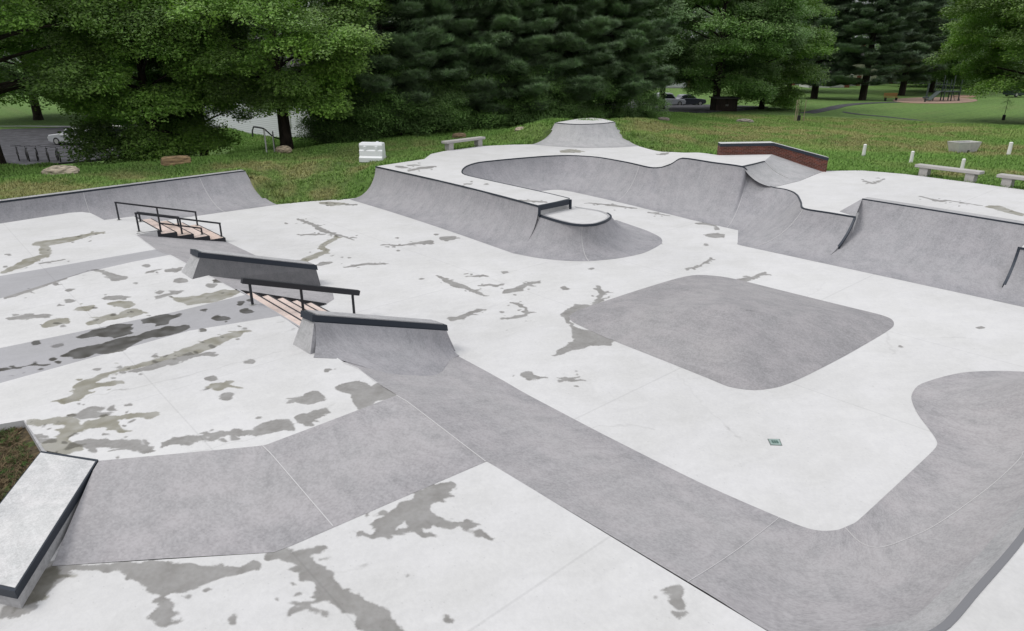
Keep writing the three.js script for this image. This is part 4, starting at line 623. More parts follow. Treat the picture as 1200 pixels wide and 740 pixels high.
// ---------------------------------------------------------------- trees
const leafMat = (r, g, b, tr = 0.35) => new THREE.MeshPhysicalMaterial({ color: rgb(r, g, b), roughness: 0.75, side: THREE.DoubleSide, transmission: tr, thickness: 0 });
const barkTex = dataTex(128, 256, (i, j) => { const v = 0.5 + 0.5 * vnoise(i / 6 + 2 * vnoise(j / 30, 3), j / 40) * (0.6 + 0.4 * hash2(i, j)); return [v * 0.9, v * 0.85, v * 0.8]; }, true);
const bark = new THREE.MeshStandardMaterial({ color: rgb(0.075, 0.06, 0.05), map: barkTex, roughness: 1 });
const leafGeo = (rnd, n, R, len, wid, flat) => { // a spray of n folded leaves
  const t = [];
  for (let i = 0; i < n; i++) {
    const a = rnd() * 6.28, r = R * Math.sqrt(rnd()), y = (rnd() - 0.5) * R * flat, c = v3(r * Math.cos(a), y, r * Math.sin(a)), dir = v3(Math.cos(a) + (rnd() - 0.5) * 1.6, -0.35 + (rnd() - 0.5) * 0.9, Math.sin(a) + (rnd() - 0.5) * 1.6).normalize();
    const side = dir.clone().cross(v3((rnd() - 0.5) * 0.9, 1, (rnd() - 0.5) * 0.9)).normalize(), l = len * (0.7 + 0.6 * rnd()), w = wid * (0.7 + 0.6 * rnd()), up = dir.clone().cross(side).multiplyScalar(w * 0.25);
    const tip = c.clone().addScaledVector(dir, l), A = c.clone().addScaledVector(dir, l * 0.42).addScaledVector(side, w).add(up), B = c.clone().addScaledVector(dir, l * 0.42).addScaledVector(side, -w).add(up);
    t.push([c, A, tip], [c, tip, B]);
  }
  return triGeo(t, () => [0, 0]);
};
const needleGeo = (rnd, n, len) => { // a brush of needles, fuller above
  const t = [];
  for (let i = 0; i < n; i++) { const a = rnd() * 6.28, y = -0.25 + 1.1 * rnd(), d = v3(Math.cos(a), y, Math.sin(a)).normalize(), l = len * (0.65 + 0.5 * rnd()), s = d.clone().cross(v3(0.2, 1, 0.1)).normalize().multiplyScalar(0.017), o = v3((rnd() - 0.5) * 0.2, (rnd() - 0.5) * 0.06, (rnd() - 0.5) * 0.2); t.push([o.clone().add(s), o.clone().sub(s), o.clone().addScaledVector(d, l)]); }
  return triGeo(t, () => [0, 0]);
};
const sprays = [1, 2, 3].map((k) => leafGeo(mulberry(k * 31), 44, 0.52, 0.145, 0.056, 0.8)), spraysFine = [4, 5].map((k) => leafGeo(mulberry(k * 31), 40, 0.5, 0.12, 0.042, 0.8)), brushes = [6, 7].map((k) => needleGeo(mulberry(k * 31), 64, 0.42));
function crown(name, parent, geo, mat, list) { // list: [pos, dirYaw, tilt, scale, shade r,g,b]
  const im = new THREE.InstancedMesh(geo, mat, list.length), m4 = new THREE.Matrix4(), q = new THREE.Quaternion(), e = new THREE.Euler(), c = new THREE.Color();
  list.forEach(([p, yaw, tilt, k, f, g], i) => { e.set(tilt * Math.cos(yaw), yaw * 3, tilt * Math.sin(yaw)); q.setFromEuler(e); m4.compose(p, q, v3(k, k, k)); im.setMatrixAt(i, m4); c.setRGB(f, f * (g ?? 1), f * 0.9); im.setColorAt(i, c); });
  im.name = name; im.userData.kind = 'stuff'; im.castShadow = im.receiveShadow = true; parent.add(im); return im;
}
function limbGeo(a, b, r0, r1, bend, rnd, seg = 6) {
  const mid = a.clone().lerp(b, 0.5).add(v3((rnd() - 0.5) * bend, bend * 0.4, (rnd() - 0.5) * bend)), cv = new THREE.QuadraticBezierCurve3(a, mid, b), pts = cv.getPoints(5), l = [];
  for (let i = 0; i < 5; i++) l.push(barGeo(pts[i], pts[i + 1], lerp(r0, r1, i / 5), lerp(r0, r1, (i + 1) / 5), seg)); return merge(l);
}
function broadleaf(name, label, category, at, { h = 14, r = 6, low = 2.2, trunk = 0.35, seed = 1, mat, geo = sprays, boughs = 90, per = 44, droop = 0.35, group, size = 1, lean = [0, 0], core = 0.25 }) {
  const rnd = mulberry(seed * 7919), o = thing(name, label, category, at, 0, group);
  const fork = h * 0.28; mesh('trunk', merge([barGeo(v3(0, -0.4, 0), v3(0.05, 0.6, 0), trunk * 1.45, trunk * 1.08, 12), barGeo(v3(0.05, 0.6, 0), v3(0, fork, 0.05), trunk * 1.08, trunk * 0.8, 12), barGeo(v3(0, fork, 0.05), v3(lean[0] * 0.3, h * 0.8, lean[1] * 0.3), trunk * 0.8, trunk * 0.2, 10)]), bark, o);
  const list = [], limbs = [];
  for (let b = 0; b < boughs; b++) {
    const a = rnd() * 6.28, u = rnd(), y = low + (h - low) * u, prof = Math.pow(Math.sin(Math.PI * clamp(0.13 + 0.8 * u, 0, 1)), 0.62), R = r * prof * (0.4 + 0.6 * Math.pow(rnd(), core));
    const c = v3(R * Math.cos(a) + lean[0] * u, y, R * Math.sin(a) + lean[1] * u), bw = (0.8 + 1.1 * rnd()) * size, bh = (0.34 + 0.4 * rnd()) * size, tone = 0.66 + 0.6 * rnd();
    if (b % 3 === 0) limbs.push(limbGeo(v3(0, clamp(y * 0.75, fork * 0.6, h * 0.7), 0), c.clone().setY(c.y - bh * 0.4), trunk * 0.3, 0.03, R * 0.2, rnd, 5));
    for (let k = 0; k < per; k++) {
      const aa = rnd() * 6.28, rr = bw * Math.sqrt(rnd()), out = (Math.cos(aa) * Math.cos(a) + Math.sin(aa) * Math.sin(a)) * rr;
      const p = c.clone().add(v3(rr * Math.cos(aa), (rnd() - 0.5) * 2 * bh * Math.sqrt(1 - (rr / bw) ** 2 * 0.8) - droop * (rr * rr / bw * 0.5 + out * 0.35), rr * Math.sin(aa)));
      if (p.y < 0.25) p.y = 0.25 + rnd() * 0.6;
      list.push([p, a + (rnd() - 0.5) * 2, 0.5 * rnd(), (0.75 + 0.55 * rnd()) * size, tone * (0.85 + 0.3 * rnd()), 0.94 + 0.12 * rnd()]);
    }
  }
  for (const g of limbs) mesh('limb', g, bark, o);
  const n = geo.length; for (let i = 0; i < n; i++) crown(i ? 'leaves' : 'crown', o, geo[i], mat, list.filter((_, k) => k % n === i));
  return o;
}
function pine(name, label, at, { h = 17, r = 4.6, low = 0.8, seed = 1, trunk = 0.32, mat, group, gap = 0.66, size = 1.25, per = 70 }) {
  const rnd = mulberry(seed * 104729), o = thing(name, label, 'pine tree', at, 0, group), list = [], limbs = [];
  mesh('trunk', merge([barGeo(v3(0, -0.4, 0), v3(0, h * 0.5, 0), trunk, trunk * 0.6, 10), barGeo(v3(0, h * 0.5, 0), v3(0.1, h, 0), trunk * 0.6, 0.04, 8)]), bark, o);
  for (let y = low; y < h - 0.5; y += gap * (0.55 + 0.9 * rnd())) {
    const u = (y - low) / (h - low), L0 = r * (u < 0.2 ? 0.8 + u : 1) * Math.pow(1 - u, 0.62), nb = 5 + Math.floor(rnd() * 2.5), a0 = rnd() * 6.28;
    for (let b = 0; b < nb; b++) {
      const a = a0 + b / nb * 6.28 + (rnd() - 0.5) * 0.5, L = L0 * (0.6 + 0.6 * rnd()), dx = Math.cos(a), dz = Math.sin(a), rise = 0.05 + 0.12 * rnd(), tone = 0.75 + 0.45 * rnd();
      const at2 = (q) => v3(dx * L * q, y + (rnd() - 0.5) * 0.02 + L * (rise * q + 0.1 * q * q - 0.12 * q * (1 - u)), dz * L * q);
      limbs.push(barGeo(v3(0, y, 0), at2(0.95), 0.06, 0.015, 4));
      const m = Math.round(per * (0.35 + 0.65 * L / r));
      for (let k = 0; k < m; k++) { const q = 0.25 + 0.78 * Math.pow(rnd(), 0.7), w = L * 0.26 * (1.1 - 0.55 * q) * (rnd() - 0.5) * 2, p = at2(q).add(v3(-dz * w, (rnd() - 0.35) * 0.3 * size, dx * w)); list.push([p, a, 0.25 * rnd(), (0.75 + 0.5 * rnd()) * size, tone * (0.8 + 0.35 * rnd()), 0.95 + 0.1 * rnd()]); }
    }
  }
  for (const g of limbs) mesh('branch', g, bark, o);
  for (let i = 0; i < 2; i++) crown(i ? 'needles' : 'crown', o, brushes[i], mat, list.filter((_, k) => k % 2 === i));
  return o;
}
const LEAF = { maple: leafMat(0.19, 0.345, 0.047, 0.4), oak: leafMat(0.165, 0.305, 0.07, 0.35), dark: leafMat(0.12, 0.21, 0.07, 0.2), bright: leafMat(0.205, 0.365, 0.05, 0.4), pine: leafMat(0.215, 0.335, 0.165, 0.25), farpine: leafMat(0.18, 0.265, 0.165, 0.2), shrub: leafMat(0.15, 0.285, 0.065, 0.25) };
const foot = (px, py, d, dx = 0) => { // on the ground at the distance d straight ahead, in the direction of column px
  const z = -d, x = (px - 600) / FOCAL * (d * Math.cos(PITCH) + (EYE - 1) * Math.sin(PITCH)); const p = v3(x + dx, 0, z); p.y = groundAt(p) - 0.05; return p; };
// left: broad maples along the crest
broadleaf('maple_tree', 'large bright green maple at the end of the lawn, over the parked bicycles', 'tree', foot(-8, 0, 36), { h: 13.5, r: 6.2, low: 3.1, trunk: 0.42, seed: 1, mat: LEAF.maple, boughs: 92, per: 66, lean: [1.5, 0.6], core: 0.35, droop: 0.6 });
broadleaf('maple_tree', 'bright maple with branches sweeping to the ground beside the long stone block', 'tree', foot(182, 0, 41), { h: 13.5, r: 4.3, low: 1.0, trunk: 0.3, seed: 2, mat: LEAF.maple, boughs: 100, per: 62, droop: 0.6 });
broadleaf('maple_tree', 'green maple with a bare dark trunk behind the tan boulder', 'tree', foot(335, 0, 42.5), { h: 13, r: 5.4, low: 2.9, trunk: 0.36, seed: 3, mat: LEAF.bright, boughs: 84, per: 62, core: 0.4, droop: 0.5 });
broadleaf('broadleaf_tree', 'dark leafy tree between the two bright maples on the left', 'tree', foot(235, 0, 49), { h: 14, r: 5.2, low: 3.6, trunk: 0.3, seed: 4, mat: LEAF.oak, boughs: 100, per: 42 });
broadleaf('broadleaf_tree', 'dark tree standing behind the parked cars', 'tree', foot(40, 0, 84), { h: 17, r: 8, low: 2.6, trunk: 0.45, seed: 5, mat: LEAF.oak, boughs: 100, per: 40, size: 1.5 });
broadleaf('broadleaf_tree', 'tall dark tree beyond the parking lot beside the white house', 'tree', foot(190, 0, 80), { h: 18, r: 8, low: 1.5, trunk: 0.45, seed: 6, mat: LEAF.dark, boughs: 110, per: 40, size: 1.5 });
// middle: white pines with brush under them
[[452, 47, 5.0, 1], [520, 50, 5.2, 2], [588, 51, 5.2, 3], [648, 55, 5.4, 4], [712, 60, 5.6, 5]].forEach(([px, d, r, k], i) => pine('white_pine', ['dark white pine beside the maple with the bare trunk', 'tall white pine behind the concrete bench on the lawn', 'broad white pine behind the small tan boulder', 'white pine behind the steep ramp', 'shaded white pine at the end of the pine row, near the street'][i], foot(px, 0, d), { h: 17, r, low: 1.2 + 0.3 * (k % 3), seed: k, mat: LEAF.pine, group: 'row of white pines' }));
[[395, 47, 2.4], [430, 46, 2.2], [470, 46.5, 2.6], [512, 48, 2.3], [552, 49.5, 2.7], [592, 51, 2.6], [628, 53, 2.5], [664, 56, 2.8], [700, 59, 2.8], [735, 62, 2.6]].forEach(([px, d, r], i) => broadleaf('understory_shrub', 'dark leafy shrub growing beneath the ' + ['maple end of the pine row', 'first pine, behind the white barrier', 'first pine, full and round', 'second pine, left of the bench', 'second pine, behind the bench', 'third pine, behind the small boulder', 'third pine, left of the steep ramp', 'fourth pine, behind the steep ramp', 'fifth pine, right of the steep ramp', 'street end of the pine row'][i], 'shrub', foot(px, 0, d), { h: 3.4 + (i % 3) * 0.6, r, low: 0.3, trunk: 0.06, seed: 40 + i, mat: i % 3 ? LEAF.shrub : LEAF.oak, geo: spraysFine, boughs: 30, per: 34, size: 0.85, group: 'shrubs under the pines' }));
[[205, 45, 1.7], [392, 50, 1.5]].forEach(([px, d, r], i) => broadleaf('understory_shrub', ['dark shrub at the foot of the sweeping maple', 'dark shrub at the right-hand end of the white house wall'][i], 'shrub', foot(px, 0, d), { h: 2.4, r, low: 0.2, trunk: 0.05, seed: 60 + i, mat: LEAF.oak, geo: spraysFine, boughs: 24, per: 34, size: 0.8, group: 'shrubs at the maples' }));
[[485, 60, 7], [555, 63, 7], [622, 66, 7], [690, 70, 7]].forEach(([px, d, r], i) => broadleaf('broadleaf_tree', ['dark tree behind the first two pines of the row', 'dark tree behind the middle of the pine row', 'dark tree behind the pine at the small boulder', 'dark tree behind the last two pines of the row'][i], 'tree', foot(px, 0, d), { h: 16, r: 6, low: 2.5, trunk: 0.3, seed: 80 + i, mat: LEAF.dark, boughs: 70, per: 34, size: 1.6 }));
// right of the pines
broadleaf('broadleaf_tree', 'dark green tree standing over the park grill', 'tree', foot(775, 0, 82), { h: 17, r: 6, low: 3.4, trunk: 0.34, seed: 7, mat: LEAF.oak, boughs: 110, per: 40, size: 1.2 });
broadleaf('broadleaf_tree', 'spreading oak with a forked dark trunk beside the brown shed', 'tree', foot(838, 0, 78), { h: 17, r: 7.4, low: 2.3, trunk: 0.4, seed: 8, mat: LEAF.oak, boughs: 130, per: 42, size: 1.2 });
broadleaf('broadleaf_tree', 'green tree with low branches in front of the white houses', 'tree', foot(893, 0, 86), { h: 16, r: 5.6, low: 0.9, trunk: 0.3, seed: 9, mat: LEAF.maple, boughs: 110, per: 40, size: 1.2 });
[[955, 112, 6.4], [1012, 108, 6.8], [1058, 122, 6.6]].forEach(([px, d, r], i) => pine('tall_pine', ['tall dark pine in front of the white garage', 'tall dark pine with a thick trunk by the playground', 'dark pine behind the playground mulch'][i], foot(px, 0, d), { h: 24, r, low: 2.2 + i * 0.2, seed: 20 + i, trunk: 0.55, mat: LEAF.farpine, group: 'dark pines beyond the field', size: 1.8, gap: 0.95, per: 60 }));
broadleaf('broadleaf_tree', 'bright green drooping tree at the right-hand edge of the field', 'tree', foot(1212, 0, 66), { h: 17, r: 8.2, low: 3.2, trunk: 0.45, seed: 10, mat: LEAF.bright, boughs: 150, per: 46, size: 1.15, droop: 0.5 });
broadleaf('broadleaf_tree', 'bushy tree behind the playground at the far side of the field', 'tree', foot(1105, 0, 150), { h: 17, r: 9, low: 2, trunk: 0.4, seed: 11, mat: LEAF.oak, boughs: 90, per: 36, size: 1.9 });
broadleaf('broadleaf_tree', 'leafy tree between the playground and the drooping tree', 'tree', foot(1092, 0, 132), { h: 18, r: 7.5, low: 2.4, trunk: 0.4, seed: 13, mat: LEAF.oak, boughs: 100, per: 38, size: 1.7 });
broadleaf('broadleaf_tree', 'dark tree filling the gap between the oak and the tall pines', 'tree', foot(925, 0, 135), { h: 19, r: 8, low: 4, trunk: 0.4, seed: 12, mat: LEAF.dark, boughs: 90, per: 36, size: 1.9 });
// wood that closes the view
{ const o = new THREE.Group(); const list = [], rnd = mulberry(333);
  for (let k = 0; k < 64; k++) { const px = -160 + 1520 * (k + rnd()) / 64, d = 165 + 40 * rnd(), b = foot(px, 0, d), H = 15 + 9 * rnd(), tone = 0.75 + 0.5 * rnd();
    for (let j = 0; j < 170; j++) { const a = rnd() * 6.28, u = rnd(), R = 7.5 * Math.sin(Math.PI * (0.1 + 0.85 * u)) ** 0.6 * Math.sqrt(0.3 + 0.7 * rnd()); list.push([v3(b.x + R * Math.cos(a), b.y + 1 + H * u, b.z + R * Math.sin(a)), a, 0.5 * rnd(), 2.6 + 1.5 * rnd(), tone * (0.8 + 0.4 * rnd())]); } }
  const im = crown('far_wood', scene, sprays[0], LEAF.dark, list); im.userData = { kind: 'stuff', label: 'distant belt of trees closing the view', category: 'trees' }; }
// ---------------------------------------------------------------- things on the lawn and beyond
function rock(px, py, wpx, hpx, label, tint, seed, square = 0) {
  const at = onLand(px, py, 1.2), d = at.distanceTo(camera.position), W = wpx * d / FOCAL * 0.78, H = hpx * d / FOCAL * 0.84, rnd = mulberry(seed);
  const g = new THREE.IcosahedronGeometry(0.5, 4), p = g.attributes.position, q = v3();
  for (let i = 0; i < p.count; i++) {
    q.fromBufferAttribute(p, i); const n = fbm(q.x * 2.6 + seed * 9, q.y * 2.6 + q.z * 2.1, 3) - 0.5, f = fbm(q.x * 9 + seed, q.z * 9 + q.y * 7, 2) - 0.5;
    if (square) { const m = Math.max(Math.abs(q.x), Math.abs(q.y), Math.abs(q.z)) * 2; q.lerp(q.clone().multiplyScalar(0.5 / (m * 0.5) * 0.92), square); }
    q.multiplyScalar(1 + 0.5 * n * (1 - square * 0.7) + 0.1 * f); p.setXYZ(i, q.x * W, Math.max(-0.12, q.y * H * 1.25 + H * 0.38), q.z * Math.min(W, 1.1) * (square ? 0.6 : 0.8));
  }
  g.computeVertexNormals(); const t = M.rockTex ??= (() => { const k = dataTex(256, 256, (i, j) => { const v = 0.75 + 0.4 * (vnoise(i / 12, j / 12) - 0.5) + 0.3 * (hash2(i, j) - 0.5) + 0.2 * (vnoise(i / 50, j / 9) - 0.5); return [v, v * 0.98, v * 0.95]; }, true); return k; })();
  const o = mesh('boulder', g, new THREE.MeshStandardMaterial({ color: tint, map: t, roughness: 0.95 })); o.position.copy(at); o.rotation.y = square ? Math.atan2(at.x, at.z) + Math.PI : rnd() * 0.6 - 0.3; tag(o, label, 'boulder'); return o;
}
rock(71, 205, 40, 11, 'flat pale boulder on the lawn behind the long quarter pipe', rgb(0.78, 0.69, 0.56), 3);
rock(207, 192.5, 39, 10, 'long squared tan stone block on the lawn under the maples', rgb(0.58, 0.41, 0.24), 5, 0.9);
rock(333, 179.5, 25, 10, 'tan boulder beside the metal railing', rgb(0.68, 0.57, 0.43), 8);
rock(538, 162, 21, 7, 'brown stone lying behind the concrete bench', rgb(0.4, 0.29, 0.19), 11, 0.5);
rock(611, 155.5, 20, 7.5, 'small pale boulder in front of the pine row', rgb(0.62, 0.54, 0.45), 14);
rock(778, 142, 17, 5, 'flat grey stone on the mound right of the steep ramp', rgb(0.42, 0.37, 0.33), 17, 0.3);
rock(873, 144, 24, 5, 'wide pale flat stone in the worn grass by the staked sapling', rgb(0.5, 0.46, 0.42), 20, 0.4);

function bench(label, a, b, h) {
  const o = thing('concrete_bench', label, 'bench', a.clone().lerp(b, 0.5), Math.atan2(-(b.z - a.z), b.x - a.x), 'concrete benches round the decks'), L = Math.hypot(b.x - a.x, b.z - a.z);
  mesh('seat', box(L + 0.75, 0.13, 0.46, 0.025, 0, h - 0.065, 0), M.bench, o);
  for (const s of [-1, 1]) mesh('leg', box(0.36, h - 0.13 + 0.1, 0.34, 0.02, s * L / 2, (h - 0.13 - 0.1) / 2, 0), M.bench, o);
}
bench('concrete bench on the lawn edge of the raised deck, a brown stone behind it', P(526.5, 176.5, 1.31), P(560.5, 171.8, 1.31), 0.52);
bench('concrete bench beside the far deck with a white marker post behind it', P(1083, 206.8, 1.15), P(1137, 213.8, 1.15), 0.5);
bench('concrete bench at the far deck on bare trodden earth', P(1180, 219.8, 1.15), P(1232, 226.5, 1.15), 0.5);
{ // white plastic barrier
  const at = onLand(437, 188.5, 1.25), sh = new THREE.Shape([[-0.36, 0], [0.36, 0], [0.36, 0.16], [0.27, 0.24], [0.25, 0.5], [0.2, 0.56], [0.22, 0.78], [0.18, 0.86], [-0.18, 0.86], [-0.22, 0.78], [-0.2, 0.56], [-0.25, 0.5], [-0.27, 0.24], [-0.36, 0.16]].map((p) => new THREE.Vector2(...p)));
  const mat = new THREE.MeshPhysicalMaterial({ color: rgb(0.8, 0.81, 0.82), roughness: 0.45, clearcoat: 0.15 }), o = thing('plastic_barrier', 'white moulded plastic barrier standing on the grass by the quarter pipe', 'barrier', at, -0.12);
  const g = new THREE.ExtrudeGeometry(sh, { depth: 1.16, bevelEnabled: true, bevelSize: 0.035, bevelThickness: 0.03, bevelSegments: 2 }); g.rotateY(Math.PI / 2); g.translate(-0.58, 0.01, 0); mesh('shell', g, mat, o);
  for (const x of [-0.3, 0.3]) mesh('rib', box(0.14, 0.52, 0.1, 0.03, x, 0.5, 0.235), mat, o);
  mesh('top_rim', box(1.1, 0.07, 0.24, 0.03, 0, 0.9, 0), mat, o); mesh('fill_cap', new THREE.CylinderGeometry(0.07, 0.07, 0.05, 14).translate(0.3, 0.95, 0), mat, o);
  for (const x of [-0.36, 0.36]) mesh('foot_slot', box(0.28, 0.08, 0.03, 0.01, x, 0.06, 0.375), M.black, o);
}
[[1012, 182.8, 'white marker post in the grass nearest the brick ledge'], [1067.5, 191.3, 'white marker post between the brick ledge and the bench'], [1127, 200.5, 'white marker post close behind the bench'], [1182, 181.8, 'white marker post in the worn grass right of the concrete trough']].forEach(([x, y, label]) => {
  const at = onLand(x, y, 1.1), o = thing('marker_post', label, 'post', at, 0.4, 'white marker posts'), k = at.distanceTo(camera.position) / FOCAL * 11.4, w = k * 0.3;
  const g = new THREE.CylinderGeometry(w * 0.46, w * 0.5, k, 14); g.translate(0, k / 2 - 0.02, 0); mesh('sleeve', g, M.postWhite ??= new THREE.MeshPhysicalMaterial({ color: rgb(0.8, 0.79, 0.77), roughness: 0.5 }), o);
  mesh('cap', new THREE.SphereGeometry(w * 0.47, 14, 6, 0, Math.PI * 2, 0, Math.PI / 2).scale(1, 0.5, 1).translate(0, k - 0.02, 0), M.postWhite, o); mesh('base_collar', new THREE.CylinderGeometry(w * 0.6, w * 0.65, 0.05, 14).translate(0, 0.02, 0), M.galv, o);
});
{ // concrete trough
  const at = onLand(1128, 178.5, 0.9), k = at.distanceTo(camera.position) / FOCAL, o = thing('concrete_trough', 'tapered precast concrete trough lying in the worn grass', 'trough', at, 0.25), W = 27 * k, H = 10 * k, D = W * 0.5;
  const hx = (b, t) => hexaGeo(b.map(([x, z]) => v3(x, -0.03, z)), t.map(([x, z]) => v3(x, H, z)));
  const wB = W * 0.38, wT = W * 0.5, dB = D * 0.38, dT = D * 0.5, th = 0.1, mat = greyMat(rgb(0.58, 0.57, 0.55), { map: greySmall });
  const ib = [[-wB, dB], [wB, dB], [wB, dB - th], [-wB, dB - th]], it = [[-wT, dT], [wT, dT], [wT, dT - th], [-wT, dT - th]];
  mesh('wall', hx(ib, it), mat, o); mesh('wall', hx(ib.map(([x, z]) => [-x, -z]), it.map(([x, z]) => [-x, -z])), mat, o);
  for (const s of [-1, 1]) mesh('end_wall', hx([[s * wB, -dB + th], [s * wB, dB - th], [s * (wB - th), dB - th], [s * (wB - th), -dB + th]], [[s * wT, -dT + th], [s * wT, dT - th], [s * (wT - th), dT - th], [s * (wT - th), -dT + th]]), mat, o);
  mesh('floor', box(wB * 2 - 0.2, 0.06, dB * 2 - 0.2, 0.01, 0, 0.05, 0), mat, o); mesh('lifting_slot', box(0.16, 0.16, 0.03, 0.01, wB * 0.1, 0.07, dB + 0.02), M.black, o);
}
// ---- cars
function car(label, at, turn, paint, suv = 0) {
  const o = thing('parked_car', label, 'car', at, turn, 'parked cars'), pm = new THREE.MeshPhysicalMaterial({ color: paint, roughness: 0.35, metalness: 0.3, clearcoat: 1, clearcoatRoughness: 0.08 }), gl = M.carGlass ??= new THREE.MeshPhysicalMaterial({ color: rgb(0.02, 0.025, 0.03), roughness: 0.08, clearcoat: 1 }), rb = M.rubber ??= new THREE.MeshStandardMaterial({ color: rgb(0.02, 0.02, 0.02), roughness: 0.9 });
  const ext = (pts, w, b = 0.06) => { const g = new THREE.ExtrudeGeometry(new THREE.Shape(pts.map((p) => new THREE.Vector2(...p))), { depth: w - 2 * b, bevelEnabled: true, bevelSize: b, bevelThickness: b, bevelSegments: 3 }); g.translate(0, 0, -w / 2 + b); return g; };
  const r = 1.42 + suv * 0.25;
  mesh('body', ext([[-2.2, 0.35], [-1.85, 0.28], [-1.1, 0.28], [1.1, 0.28], [1.9, 0.28], [2.2, 0.36], [2.24, 0.62], [2.1, 0.8], [1.1, 0.92], [-1.6, 0.97], [-2.15, 0.93], [-2.24, 0.66]], 1.78), pm, o);
  mesh('cabin', ext([[-1.55, 0.93], [1.0, 0.9], [0.25, r - 0.08], [-0.1, r], [-0.9 - suv * 0.5, r], [-1.25 - suv * 0.4, r - 0.1]], 1.5, 0.08), pm, o);
  for (const s of [-1, 1]) mesh('side_window', ext([[-1.3, 0.97], [0.78, 0.95], [0.22, r - 0.12], [-0.95 - suv * 0.4, r - 0.08]], 0.02, 0.004).translate(0, 0, s * 0.752), gl, o);
  mesh('windscreen', boxBar(v3(0.98, 0.95, 0), v3(0.3, r - 0.1, 0), 1.35, 0.02), gl, o); mesh('rear_window', boxBar(v3(-1.62 - suv * 0.1, 0.98, 0), v3(-1.28 - suv * 0.42, r - 0.14, 0), 1.3, 0.02), gl, o);
  for (const [x, z] of [[-1.36, 0.8], [1.38, 0.8], [-1.36, -0.8], [1.38, -0.8]]) { const w = mesh('wheel', new THREE.CylinderGeometry(0.33, 0.33, 0.22, 20).rotateX(Math.PI / 2).translate(x, 0.33, z), rb, o); mesh('rim', new THREE.CylinderGeometry(0.21, 0.21, 0.235, 16).rotateX(Math.PI / 2).translate(x, 0.33, z), M.galv, w); }
  for (const s of [-1, 1]) { mesh('headlight', box(0.1, 0.13, 0.36, 0.04, 2.2, 0.66, s * 0.62), new THREE.MeshPhysicalMaterial({ color: rgb(0.7, 0.7, 0.7), roughness: 0.1 }), o); mesh('tail_light', box(0.08, 0.15, 0.3, 0.03, -2.22, 0.75, s * 0.66), new THREE.MeshStandardMaterial({ color: rgb(0.25, 0.01, 0.01), roughness: 0.3 }), o); }
}
const asphalt = (() => { const t = dataTex(512, 512, (i, j) => { const v = 0.7 + 0.3 * (vnoise(i / 40, j / 40) - 0.5) + 0.35 * (hash2(i, j) - 0.5); return [v, v, v * 1.02]; }, true); t.repeat.set(0.2, 0.2); return new THREE.MeshStandardMaterial({ color: rgb(0.11, 0.108, 0.118), map: t, roughness: 0.95 }); })();
struct(mesh('parking_lot', slabGeo(p3([[-200, 149], [30, 147.5], [210, 148], [246, 158], [200, 172], [140, 184], [80, 190], [0, 197], [-200, 205]], -1.12), -1.6), asphalt));
struct(mesh('lot_kerb', sweepGeo(p3([[-200, 149], [30, 147.5], [210, 148]], -1.0), 0.3, 0.3), M.greyPale));
car('silver car parked in the lot under the maples', P(92, 169.5, -1.12), 2.9, rgb(0.5, 0.51, 0.52)); car('black car parked in the shade beside the silver car', P(138, 170.5, -1.12), 3.0, rgb(0.015, 0.015, 0.018), 1);
struct(mesh('street', slabGeo([onLand(690, 131), onLand(760, 132.2), onLand(830, 132.5), onLand(900, 126), onLand(830, 123.5), onLand(690, 122.5)].map((p) => p.setY(p.y + 0.12)), -0.8), asphalt));
[[757, 126.5, 'white car on the street behind the pine row', rgb(0.7, 0.7, 0.7), 0], [782, 125.5, 'pale car on the street behind the park grill', rgb(0.55, 0.56, 0.6), 1], [806, 125, 'dark car on the street beneath the oak', rgb(0.03, 0.035, 0.05), 0], [1193, 114, 'dark blue car beyond the field under the drooping tree', rgb(0.02, 0.03, 0.05), 1]].forEach(([x, y, l, c, s]) => { const p = onLand(x, y); p.y += 0.12; car(l, p, 0.25, c, s); });
// ---- bicycles at the lot, seen end-on
const bikeProto = (() => {
  const o = thing('bicycle', 'black bicycle', 'bicycle', [0, 0, 0], 0, 'bicycles parked in the lot'), fr = (l, r) => merge(l.map(([a, b]) => barGeo(v3(...a), v3(...b), r, r, 6)));
  for (const x of [-0.52, 0.52]) { const w = mesh('wheel', new THREE.TorusGeometry(0.33, 0.04, 6, 28).translate(x, 0.35, 0), M.rubber, o); mesh('spokes', merge(Array.from({ length: 8 }, (_, k) => barGeo(v3(x, 0.35, 0), v3(x + 0.33 * Math.cos(k * 0.785), 0.35 + 0.33 * Math.sin(k * 0.785), 0), 0.004, 0.004, 4))), M.galv, w); }
  mesh('frame', fr([[[-0.52, 0.35, 0], [-0.1, 0.32, 0]], [[-0.52, 0.35, 0], [-0.18, 0.78, 0]], [[-0.1, 0.32, 0], [-0.2, 0.88, 0]], [[-0.1, 0.32, 0], [0.38, 0.72, 0]], [[-0.18, 0.76, 0], [0.36, 0.82, 0]]], 0.022), M.black, o);
  mesh('fork', fr([[[0.52, 0.35, 0.05], [0.38, 0.75, 0.03]], [[0.52, 0.35, -0.05], [0.38, 0.75, -0.03]], [[0.38, 0.74, 0], [0.34, 1.0, 0]]], 0.018), M.black, o);
  mesh('handlebar', fr([[[0.34, 1.0, -0.3], [0.34, 1.0, 0.3]], [[0.34, 1.0, 0.3], [0.22, 1.02, 0.32]], [[0.34, 1.0, -0.3], [0.22, 1.02, -0.32]]], 0.018), M.black, o);
  mesh('saddle', box(0.27, 0.07, 0.15, 0.03, -0.21, 0.92, 0), M.black, o); mesh('crank', new THREE.CylinderGeometry(0.09, 0.09, 0.02, 16).rotateX(Math.PI / 2).translate(-0.1, 0.32, 0.05), M.galv, o);
  return o; })();
